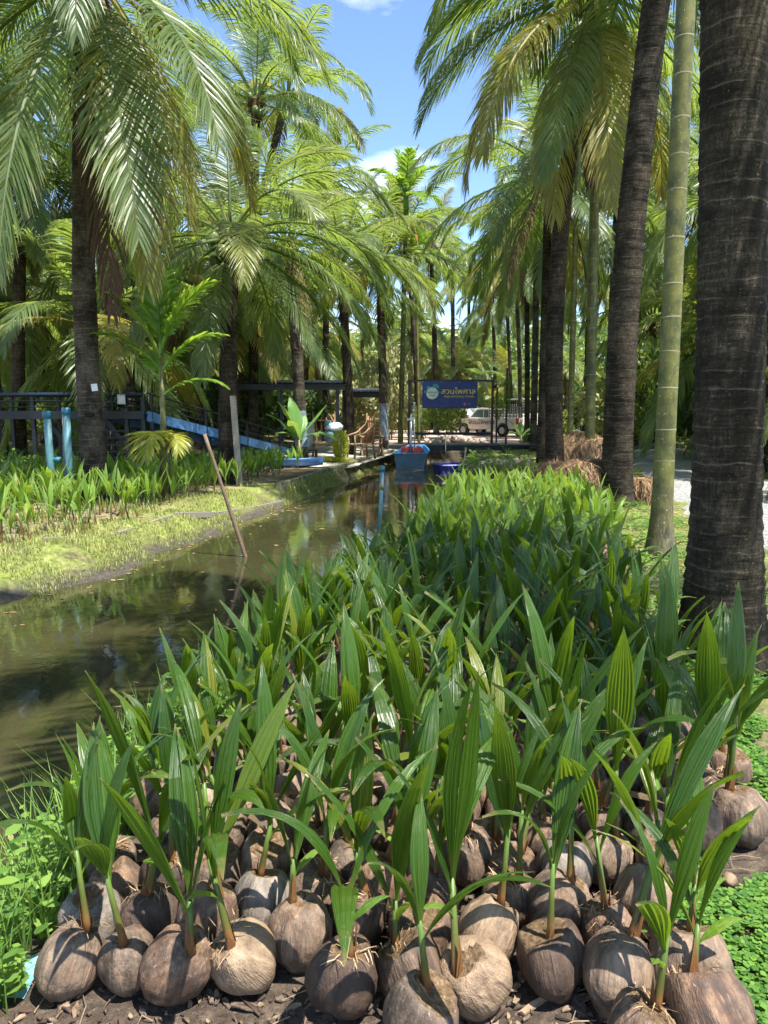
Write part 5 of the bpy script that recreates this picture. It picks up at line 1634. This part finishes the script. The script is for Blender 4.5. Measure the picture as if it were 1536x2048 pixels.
root = thing('sign_gantry', 'tall black steel frame on the footbridge carrying the blue sign', 'gantry', (0, BY + 0.1, zt))
fx0, fx1 = D(818, 800, BY).x, D(986, 800, BY).x
ft = D(818, 761, BY).z - zt; fm = D(818, 868, BY).z - zt
for X in (fx0, fx1):
    for Y in (0, 0.45): MB().box((X + Y * 0.1, Y, ft / 2), (0.075, 0.075, ft)).build('post', STEEL, root)
MB().box(((fx0 + fx1) / 2, 0, ft), (fx1 - fx0 + 0.08, 0.07, 0.07)).build('top_bar', STEEL, root)
MB().box(((fx0 + fx1) / 2, 0.45, ft), (fx1 - fx0 + 0.08, 0.05, 0.05)).build('top_bar', STEEL, root)
MB().box(((fx0 + fx1) / 2, 0.45, fm), (fx1 - fx0, 0.09, 0.11)).build('lower_rail', STEEL, root)

s0 = D(845, 761, BY); s1 = D(954.5, 815.5, BY)
sw, sh = s1.x - s0.x, s0.z - s1.z
sg = thing('sign', 'blue rectangular sign with white coconut logo and gold Thai lettering', 'sign', ((s0.x + s1.x) / 2, BY + 0.03, (s0.z + s1.z) / 2))
MB().box((0, 0, 0), (sw, 0.04, sh)).build('board', SIGNB, sg, bevel=0.004)
for fx_ in (-0.98, -0.33, 0.33, 0.98):
    for fz_ in (-0.46, 0.46): MB().tube([(fx_ * sw / 2, -0.026, fz_ * sh), (fx_ * sw / 2, -0.018, fz_ * sh)], 0.014, 6).build('bolt', METAL, sg)
MB().box((0, 0.005, sh / 2), (sw + 0.03, 0.055, 0.03)).build('rim', STEEL, sg); MB().box((0, 0.005, -sh / 2), (sw + 0.03, 0.055, 0.03)).build('rim', STEEL, sg)
def lettering(name, body, size, loc, mat, parent, offset=0.0, rot=(R(90), 0, 0), align='CENTER', sx=1.0, shear=0.0, width=None):
    cu = bpy.data.curves.new(name, 'FONT')
    cu.body = body; cu.size = size; cu.align_x = align; cu.align_y = 'CENTER'; cu.extrude = 0.001; cu.offset = offset; cu.shear = shear
    t_o = bpy.data.objects.new(name, cu); COL.objects.link(t_o)
    bpy.context.view_layer.update()
    me = bpy.data.meshes.new_from_object(t_o.evaluated_get(bpy.context.evaluated_depsgraph_get()))
    bpy.data.objects.remove(t_o); bpy.data.curves.remove(cu)
    me.materials.clear(); me.materials.append(mat)
    if width and len(me.vertices):
        xs = [v.co.x for v in me.vertices]; sx = width / max(1e-4, max(xs) - min(xs))
    o = link(name, me, parent, loc, rot, (sx, 1, 1))
    return o
def sx_(px_): return D(px_, 790, BY).x - sg.location.x
def sz_(py_): return D(900, py_, BY).z - sg.location.z
m = MB(); m.tube([(0, -0.012, 0), (0, 0.012, 0)], 0.24, 32); m.build('coconut_emblem', SIGNW, sg, loc=(sx_(864.5), -0.022, sz_(786.5)))
for (cx_, cz_, sc_) in ((871, 773, 1.0), (857, 775, 0.6)):
    for k, ang in enumerate((10, 50, 90, 135, 175, -25, 205)):
        m = MB(); a = A(ang); d = Vector((math.cos(a), 0, math.sin(a))); n_ = Vector((-d.z, 0, d.x)); l = 0.17 * sc_
        vs = [Vector((0, 0, 0)), d * l * 0.5 + n_ * 0.03 * sc_, d * l - Vector((0, 0, 0.03)), d * l * 0.5 - n_ * 0.02 * sc_]
        m.add(vs + [v + Vector((0, 0.004, 0)) for v in vs], [(3, 2, 1, 0), (4, 5, 6, 7), (0, 1, 5, 4), (1, 2, 6, 5), (2, 3, 7, 6), (3, 0, 4, 7)])
        m.build('palm_emblem', SIGNT, sg, loc=(sx_(cx_), -0.040, sz_(cz_)))
    m = MB(); m.beam((0, 0, 0), (0.04 * sc_, 0, -0.25 * sc_), 0.012, 0.02, up=(0, 1, 0)); m.build('palm_emblem', SIGNT, sg, loc=(sx_(cx_), -0.040, sz_(cz_)))
lettering('lettering', 'Phaisarn', 0.15, (sx_(864.5), -0.046, sz_(784.5)), SIGNT, sg, 0.002, width=0.66)
lettering('lettering', 'FARM', 0.085, (sx_(864.5), -0.046, sz_(791)), SIGNT, sg, 0.002, width=0.26)
lettering('lettering', 'สวนไพศาล', 0.30, (sx_(917), -0.026, sz_(783)), SIGNK, sg, 0.018, width=1.40)
lettering('lettering', 'สวนไพศาล', 0.30, (sx_(917), -0.032, sz_(783)), SIGNY, sg, 0.003, width=1.36)
lettering('lettering', 'พันธุ์มะพร้าวน้ำหอม บ้านแพ้ว', 0.125, (sx_(918), -0.026, sz_(793)), SIGNK, sg, 0.012, width=1.25)
lettering('lettering', 'พันธุ์มะพร้าวน้ำหอม บ้านแพ้ว', 0.125, (sx_(918), -0.032, sz_(793)), SIGNY, sg, 0.001, width=1.22)
MB().box((sx_(930), -0.024, sz_(808.5)), (0.12, 0.01, 0.12)).build('icon', SIGNR, sg)
lettering('lettering', '1', 0.1, (sx_(930), -0.032, sz_(808.5)), SIGNW, sg)
MB().box((sx_(938.5), -0.024, sz_(808.5)), (0.10, 0.01, 0.10)).build('icon', simple('sign_violet', (0.12, 0.09, 0.42), 0.5), sg)

# beaded silver strands on the left post, creeper on two poles
q = random.Random(8)
bd = thing('bead_string', 'string of silvery discs hanging down the left sign post', 'ornament', (D(822, 800, BY - 0.1).x, BY - 0.02, zt))
for k in range(16):
    m = MB(); m.tube([(0, -0.01, 0), (0, 0.01, 0)], 0.05, 8)
    m.build('disc', METAL, bd, loc=(q.uniform(-0.02, 0.16), -0.03, 0.15 + k * 0.10), rot=(q.uniform(-.6, .6), 0, q.uniform(-.6, .6)))
MB().tube([(0.06, -0.03, 0.05), (0.06, -0.03, 1.8)], 0.008, 5).build('cord', STEEL, bd)
def creeper_pole(lab, px_, py0, py1, y_, thick):
    b_ = D(px_, 900, y_); b_.z = tz(b_.x, y_) - 0.1
    h = D(px_, py0, y_).z - b_.z
    root = thing('creeper_pole', lab, 'pole', b_)
    MB().box((0, 0, h / 2), (0.07, 0.07, h)).build('post', STEEL, root)
    link('creeper', SHG[2], root, (0.03, 0, h * 0.42), None, (thick, thick, h * 0.55))
creeper_pole('dark pole wound with green creeper, taller than the sign frame', 1011, 736, 900, 30.2, 0.32)
creeper_pole('creeper covered pole just right of the sign frame', 992, 775, 900, 33.5, 0.6)
# round black pot by the palms and small green tub
p = D(1076, 880, 30.0)
m = MB(); m.lathe([(0.3, 0), (0.42, 0.1), (0.40, 0.28), (0.2, 0.42), (0.03, 0.46)], 16)
o = m.build('rubber_mound', BLACK, smooth=True, loc=(p.x, 30.0, 0.3)); tag(o, 'rounded black rubber tub upturned on the bench end', 'tub')
p = D(1056, 885, 32.0)
shrub('low teal green potted plant beside the black tub', (p.x, 32.0, 0.1), 0.8, 0.55, SHG[0])

# rock pile
root = thing('rock_pile', 'pile of grey and tan rocks behind the footbridge', 'rocks', (D(905, 880, 36).x, 36.2, 0.03))
q = random.Random(12); rocks = []
for k in range(5):
    m = MB(); vs = []; n, kk = 8, 5
    for i in range(kk + 1):
        for j in range(n):
            th, p_ = math.pi * i / kk, 2 * math.pi * j / n
            d = Vector((math.sin(th) * math.cos(p_), math.sin(th) * math.sin(p_), math.cos(th)))
            vs.append(d * (1 + 0.45 * noise.noise(d * 1.3 + Vector((k * 9, 0, 0)))))
    m.add(vs, [(i * n + j, (i + 1) * n + j, (i + 1) * n + (j + 1) % n, i * n + (j + 1) % n) for i in range(kk) for j in range(n)])
    rocks.append(m.mesh('rock', STONE))
for k in range(90):
    t = q.gauss(0, 0.5); X = max(-1.35, min(1.5, t)); Y = q.uniform(-0.5, 0.5)
    s = q.uniform(0.07, 0.16)
    link('rock', q.choice(rocks), root, (X, Y, s * 0.6 + 0.28 * max(0, 1 - abs(X) / 1.3) * q.random()), (q.uniform(0, 6), q.uniform(0, 6), 0), s)
# stones on the near bank by the navy boat
for k in range(7):
    p = G(965 + k * 16 + U(-4, 4), 930 + U(-3, 3), 0.05)
    o = link('bank_stone', q.choice(rocks), None, (p.x, p.y, tz(p.x, p.y) + 0.06), (U(0, 6), U(0, 6), 0), U(0.12, 0.2))
    tag(o, 'pale stone in the line on the bank beyond the seedlings', 'stone', 'pale stones on the bank')

# ------------------------------------------------------------------ boats
def barge(name, lab, loc, rz, L, W, H, outer, inner, rim, pinch=0.55):
    root = thing(name, lab, 'boat', loc, rz)
    secs = [(0, 1.0, 0.0), (0.3, 1.06, -0.0), (0.62, 1.0, 0.02), (0.85, 0.82, 0.08), (1.0, pinch, 0.2)]
    vs = []; wi = []
    for t, w, up in secs:
        vs += [(-W / 2 * w, t * L, H + up * 0.6), (-W / 2 * w * 0.86, t * L, up), (W / 2 * w * 0.86, t * L, up), (W / 2 * w, t * L, H + up * 0.6)]
        k = 0.94
        yy_ = min(max(t * L, 0.05), L - 0.08)
        wi += [(-W / 2 * w * k, yy_, H + up * 0.6), (-W / 2 * w * 0.8, yy_, up + 0.05), (W / 2 * w * 0.8, yy_, up + 0.05), (W / 2 * w * k, yy_, H + up * 0.6)]
    n = len(secs)
    m = MB(); m.add(vs, [(i * 4 + j, (i + 1) * 4 + j, (i + 1) * 4 + j + 1, i * 4 + j + 1) for i in range(n - 1) for j in range(3)] + [(0, 1, 2, 3), ((n - 1) * 4 + 3, (n - 1) * 4 + 2, (n - 1) * 4 + 1, (n - 1) * 4)])
    m.build('hull', outer, root)
    m = MB(); m.add(wi, [(i * 4 + j, i * 4 + j + 1, (i + 1) * 4 + j + 1, (i + 1) * 4 + j) for i in range(n - 1) for j in range(3)] + [(3, 2, 1, 0), ((n - 1) * 4, (n - 1) * 4 + 1, (n - 1) * 4 + 2, (n - 1) * 4 + 3)])
    m.build('inside', inner, root)
    m = MB()
    ring = [vs[i * 4] for i in range(n)] + [vs[i * 4 + 3] for i in range(n - 1, -1, -1)]
    for a, c in zip(ring, ring[1:] + ring[:1]): m.tube([a, c], 0.03, 6)
    m.build('gunwale', rim, root)
    MB().box((0, L * 0.55, H * 0.75), (W * 0.95, 0.22, 0.035)).build('thwart', inner, root)
    return root
p = G(820, 936, -0.35)
bo = barge('boat', 'bright blue flat sterned boat carrying a red engine', (p.x, p.y, -0.42), A(-6), 3.4, 1.08, 0.56, BOATBLUE, BOATIN, BOATIN)
en = thing('boat_engine', 'red boat engine with long upright grey shaft at the stern', 'engine', (p.x + 0.02, p.y + 0.28, 0.02), A(-6))
MB().box((-0.12, 0.12, 0.22), (0.42, 0.34, 0.24)).build('fuel_tank', REDP, en, bevel=0.05)
MB().box((0.26, 0.10, 0.16), (0.3, 0.36, 0.36), (0, 0.6, 0)).build('cowling', REDP, en, bevel=0.05)
MB().box((0.05, 0.1, 0.0), (0.55, 0.4, 0.28)).build('engine_block', simple('engine_dark_red', (0.11, 0.02, 0.02), 0.5), en, bevel=0.03)
MB().box((0.02, -0.12, -0.02), (0.3, 0.12, 0.16)).build('mount', METAL, en, bevel=0.01)
m = MB(); m.tube([(0.02, -0.1, 0), (0.0, -0.05, 0.6), (0.02, 0.0, 1.28)], [0.055, 0.04, 0.05], 10); m.build('shaft', METAL, en, True)
m = MB(); m.tube([(0.14, 0.0, 0.1), (0.13, 0.02, 1.28)], [0.02, 0.02], 6); m.build('guard_rod', METAL, en, True)
for k in range(3):
    m = MB(); m.box((0, 0, 0.07), (0.05, 0.015, 0.14), (0, 0.4, 0)); m.build('propeller_blade', METAL, en, loc=(0.02, -0.02, 1.3), rot=(0, A(k * 120), 0))
p = G(872, 947, -0.35)
b2 = barge('boat', 'dark navy boat half hidden behind the sunlit seedlings', (p.x + 0.05, p.y + 0.25, -0.42), A(-80), 2.7, 0.95, 0.33, NAVY, NAVY, NAVYRIM)
m = MB(); a = D(925, 945, p.y - 0.0); m.tube([Vector((a.x, p.y + 0.1, -0.5)), D(932, 895, p.y + 0.2)], 0.035, 8)
tag(m.build('mooring_post', GREYWOOD, smooth=True), 'short grey post standing beside the navy boat', 'post')
m = MB(); a = D(892, 920, 25); m.tube([Vector((a.x, 25, -0.6)), D(891, 865, 25.2)], 0.014, 6)
tag(m.build('bamboo_stick', GREYWOOD, smooth=True), 'very thin pale stick standing in the water behind boats', 'stick')

# ------------------------------------------------------------------ rustic seating, tub and bags near the path
def rustic_chair(lab, loc, rz, s=1.0):
    root = thing('bamboo_chair', lab, 'chair', loc, rz)
    for X in (-0.35, 0.35):
        for Y, h in ((-0.3, 0.75), (0.3, 1.45)):
            m = MB(); m.tube([(X * 1.1, Y * 1.15, 0), (X, Y, 0.45), (X * 1.05, Y * 1.1, h)], [0.035, 0.032, 0.026], 7); m.build('leg', WOOD if Y > 0 else PALEWOOD, root, True)
        m = MB(); m.tube([(X, -0.34, 0.72), (X * 1.15, 0.0, 0.82), (X * 1.05, 0.3, 1.1), (X * 0.6, 0.34, 1.35)], [0.03, 0.03, 0.028, 0.02], 7); m.build('armrest', PALEWOOD, root, True)
    for k in range(7):
        MB().tube([(-0.4, -0.3 + k * 0.1, 0.45), (0.4, -0.3 + k * 0.1, 0.45 + U(-0.01, 0.01))], 0.028, 6).build('seat_slat', PALEWOOD, root, True)
    for k in range(4):
        MB().tube([(-0.25 + k * 0.165, 0.3, 0.48), (-0.27 + k * 0.18, 0.36, 1.3)], 0.02, 6).build('back_slat', WOOD, root, True)
    MB().tube([(-0.4, 0.33, 1.2), (0.4, 0.33, 1.2)], 0.025, 6).build('back_rail', WOOD, root, True)
    return root
b = at(722, 900, 24.3); rustic_chair('rustic bamboo chair with curved arms, beside the creeper column', (b.x, b.y, 0.05), A(-70))
b = at(652, 895, 25.0); rustic_chair('rustic bamboo chair half hidden behind the banana leaf', (b.x, b.y, 0.05), A(15))
b = at(742, 890, 25.8)
root = thing('wooden_chair', 'reddish brown slatted wooden deck chair at the path end', 'chair', (b.x, b.y, 0.04), A(12))
for k in range(4): MB().box((0, 0.30 + k * 0.01, 0.62 + k * 0.13), (0.68, 0.03, 0.11), (0.15, 0, 0)).build('back_slat', WOOD, root)
for k in range(4): MB().box((0, -0.25 + k * 0.14, 0.42), (0.66, 0.11, 0.03)).build('seat_slat', WOOD, root)
for X in (-0.36, 0.36):
    MB().beam((X, -0.34, 0), (X, 0.36, 1.12), 0.05, 0.05).build('leg', WOOD, root)
    MB().beam((X + 0.05, 0.34, 0), (X + 0.05, -0.30, 0.68), 0.05, 0.05).build('leg', WOOD, root)
    MB().beam((X, -0.36, 0.66), (X, 0.3, 0.68), 0.06, 0.03).build('armrest', PALEWOOD, root)
MB().box((0, -0.1, 0.2), (0.6, 0.03, 0.24)).build('front_panel', GREYWOOD, root)
# bagged bundle on the chair
p = D(668, 832, 24.9)
root = thing('plastic_bundle', 'white and blue plastic bundle heaped on the bamboo chair', 'bundle', (p.x, 24.7, 0.52))
def lump(name, c, r, mat, sd):
    m = MB(); vs = []; n, kk = 14, 9
    for i in range(kk + 1):
        for j in range(n):
            th, p_ = math.pi * i / kk, 2 * math.pi * j / n
            d = Vector((math.sin(th) * math.cos(p_), math.sin(th) * math.sin(p_), math.cos(th)))
            k = 1 + 0.35 * noise.noise(d * 2 + Vector((sd, 0, 0))) + 0.12 * noise.noise(d * 6 + Vector((0, sd, 0)))
            vs.append(Vector((d.x * r[0] * k, d.y * r[1] * k, d.z * r[2] * k)) + Vector(c))
    m.add(vs, [(i * n + j, (i + 1) * n + j, (i + 1) * n + (j + 1) % n, i * n + (j + 1) % n) for i in range(kk) for j in range(n)])
    m.build(name, mat, root, True)
lump('white_bag', (0, 0, 0.52), (0.30, 0.22, 0.15), simple('white_plastic', (0.62, 0.70, 0.74), 0.35, 0.5), 3)
lump('blue_bag', (-0.06, 0.02, 0.25), (0.26, 0.22, 0.26), simple('grey_blue_plastic', (0.15, 0.24, 0.31), 0.4, 0.5), 9)
lump('blue_bag', (-0.18, 0.02, 0.66), (0.12, 0.1, 0.08), simple('mid_blue_plastic', (0.12, 0.30, 0.46), 0.4, 0.5), 14)
b = at(612, 880, 22.8)
m = MB(); m.lathe([(0.19, 0), (0.24, 0.8), (0.25, 0.82), (0.235, 0.82), (0.18, 0.06)], 18)
o = m.build('plastic_tub', simple('hazy_plastic', (0.30, 0.38, 0.44), 0.45, 0.4), smooth=True, loc=(b.x, b.y, 0.42)); tag(o, 'tall hazy bluish plastic tub behind the banana leaves', 'tub')
root = thing('tub_stand', 'dark low stand under the bluish plastic tub', 'stand', (b.x, b.y, 0.04))
MB().box((0, 0, 0.36), (0.7, 0.5, 0.04)).build('top', STEEL, root)
for X in (-0.3, 0.3):
    for Y in (-0.2, 0.2): MB().box((X, Y, 0.17), (0.05, 0.05, 0.34)).build('leg', STEEL, root)

# ------------------------------------------------------------------ pickup truck with raised bonnet
tc_ = D(985, 869, 45.0)
tk = thing('pickup_truck', 'dusty cream pickup truck with its bonnet propped open', 'truck', (tc_.x, 45.4, 0.045), math.atan2(0.74, -0.67))
# local +X is forward, +Y is the side facing away; origin mid wheelbase
W2 = 0.86
def prism(name, prof, w0, w1, mat, parent, bevel=0.03):
    m = MB(); n = len(prof)
    vs = [(x_, -w0, z_) for x_, z_ in prof] + [(x_, w1, z_) for x_, z_ in prof]
    m.add(vs, [tuple(range(n)), tuple(range(2 * n - 1, n - 1, -1))] + [(i, i + n, (i + 1) % n + n, (i + 1) % n) for i in range(n)])
    return m.build(name, mat, parent, bevel=bevel)
prism('body', [(-2.6, 0.5), (-2.6, 1.08), (-0.35, 1.08), (0.95, 1.10), (1.5, 1.05), (2.35, 0.95), (2.45, 0.6), (2.3, 0.42), (1.95, 0.42), (1.85, 0.72), (1.5, 0.82), (1.2, 0.72), (1.08, 0.42), (-1.1, 0.42), (-1.2, 0.72), (-1.5, 0.82), (-1.85, 0.72), (-1.95, 0.46)], W2, W2, TRUCKP, tk)
prism('cab', [(-0.45, 1.0), (-0.42, 1.62), (0.2, 1.68), (0.55, 1.62), (1.25, 1.06)], W2 * 0.86, W2 * 0.86, TRUCKP, tk)
for s in (-1, 1):
    m = MB(); y_ = s * (W2 * 0.86 + 0.012)
    m.add([(0.05, y_, 1.12), (0.05, y_, 1.56), (0.5, y_, 1.54), (1.02, y_, 1.12)], [(0, 1, 2, 3) if s < 0 else (3, 2, 1, 0)]); m.build('window', GLASS, tk)
    m = MB(); m.add([(-0.36, y_, 1.12), (-0.34, y_, 1.54), (-0.02, y_, 1.56), (-0.02, y_, 1.12)], [(0, 1, 2, 3) if s < 0 else (3, 2, 1, 0)]); m.build('window', GLASS, tk)
    dr_ = MB().box((0.35, s * (W2 + 0.004), 0.78), (1.15, 0.016, 0.58)).build('door', TRUCKP, tk, bevel=0.008)
    MB().box((-0.35, s * 0.022, 0.17), (0.16, 0.03, 0.03)).build('handle', BLACK, dr_, loc=(0.35, s * W2, 0.78))
    MB().box((0.95, s * (W2 + 0.1), 1.2), (0.09, 0.2, 0.16)).build('mirror', TRUCKP, tk, bevel=0.02)
    MB().box((-2.55, s * (W2 - 0.06), 0.92), (0.12, 0.14, 0.36)).build('tail_light', LAMPR, tk, bevel=0.02)
    for X in (1.5, -1.5):
        wl = link('wheel', None, tk, (X, s * (W2 - 0.08), 0.37))
        m = MB(); m.tube([(0, -0.11, 0), (0, -0.09, 0), (0, 0.09, 0), (0, 0.11, 0)], [0.32, 0.37, 0.37, 0.32], 20); m.build('tyre', BLACK, wl, True)
        MB().tube([(0, -0.118, 0), (0, 0.118, 0)], 0.2, 14).build('rim', METAL, wl)
prism('bonnet', [(1.12, 1.1), (1.2, 1.16), (1.7, 1.72), (2.25, 2.02), (2.32, 1.92), (1.8, 1.55), (1.35, 1.12)], W2 * 0.82, W2 * 0.82, WHITE, tk, 0.015)
MB().box((-2.63, 0, 0.82), (0.03, 1.55, 0.44)).build('tailgate', TRUCKP, tk, bevel=0.01)
MB().box((-2.75, 0, 0.5), (0.14, 1.7, 0.16)).build('bumper', simple('bumper_dark', (0.06, 0.05, 0.05), 0.5), tk, bevel=0.03)
for s in (-1, 1): MB().box((2.3, s * 0.62, 0.82), (0.2, 0.36, 0.18)).build('headlight', METAL, tk, bevel=0.03)
MB().box((2.42, 0, 0.8), (0.06, 0.8, 0.2)).build('grille', BLACK, tk)
lettering('lettering', 'สวนไพศาล', 0.34, (0.05, W2 + 0.02, 0.82), simple('grey_lettering', (0.13, 0.11, 0.10), 0.5), tk, 0.008, rot=(R(90), R(0), R(180)), width=2.0)
for k in range(5):
    for s in (-1, 1): MB().box((-2.5 + k * 0.5, s * 0.8, 1.4), (0.05, 0.05, 0.66)).build('rack_post', GREYWOOD, tk)
for s in (-1, 1):
    for k in range(4): MB().box((-1.5, s * 0.83, 1.2 + k * 0.16), (2.1, 0.025, 0.06)).build('rack_slat', GREYWOOD, tk)

# van with cage behind
p = D(1046, 868, 50)
cv = thing('cage_truck', 'white truck with dark barred cage, half behind the palms', 'truck', (p.x + 0.2, 50.5, 0.045), A(95))
MB().box((0, 0, 0.95), (2.6, 1.8, 0.75)).build('bed', WHITE, cv, bevel=0.03)
MB().box((0, 0, 2.25), (2.7, 1.9, 0.08)).build('roof', WHITE, cv, bevel=0.02)
for k in range(6):
    for s in (-1, 1): MB().box((-1.25 + k * 0.5, s * 0.86, 1.78), (0.06, 0.06, 0.9)).build('cage_bar', STEEL, cv)
for k in range(5): MB().box((-1.27, -0.7 + 0.35 * k, 1.78), (0.05, 0.05, 0.9)).build('cage_bar', STEEL, cv)
for k in range(4): MB().box((-1.29, 0, 1.45 + k * 0.2), (0.03, 1.75, 0.04)).build('cage_bar', STEEL, cv)
MB().box((1.75, 0, 1.2), (0.9, 1.7, 1.5)).build('cab', WHITE, cv, bevel=0.1)
for X in (-0.7, 1.6):
    for s in (-1, 1): MB().tube([(X, s * 0.72, 0.4), (X, s * 0.92, 0.4)], 0.4, 18).build('wheel', BLACK, cv)
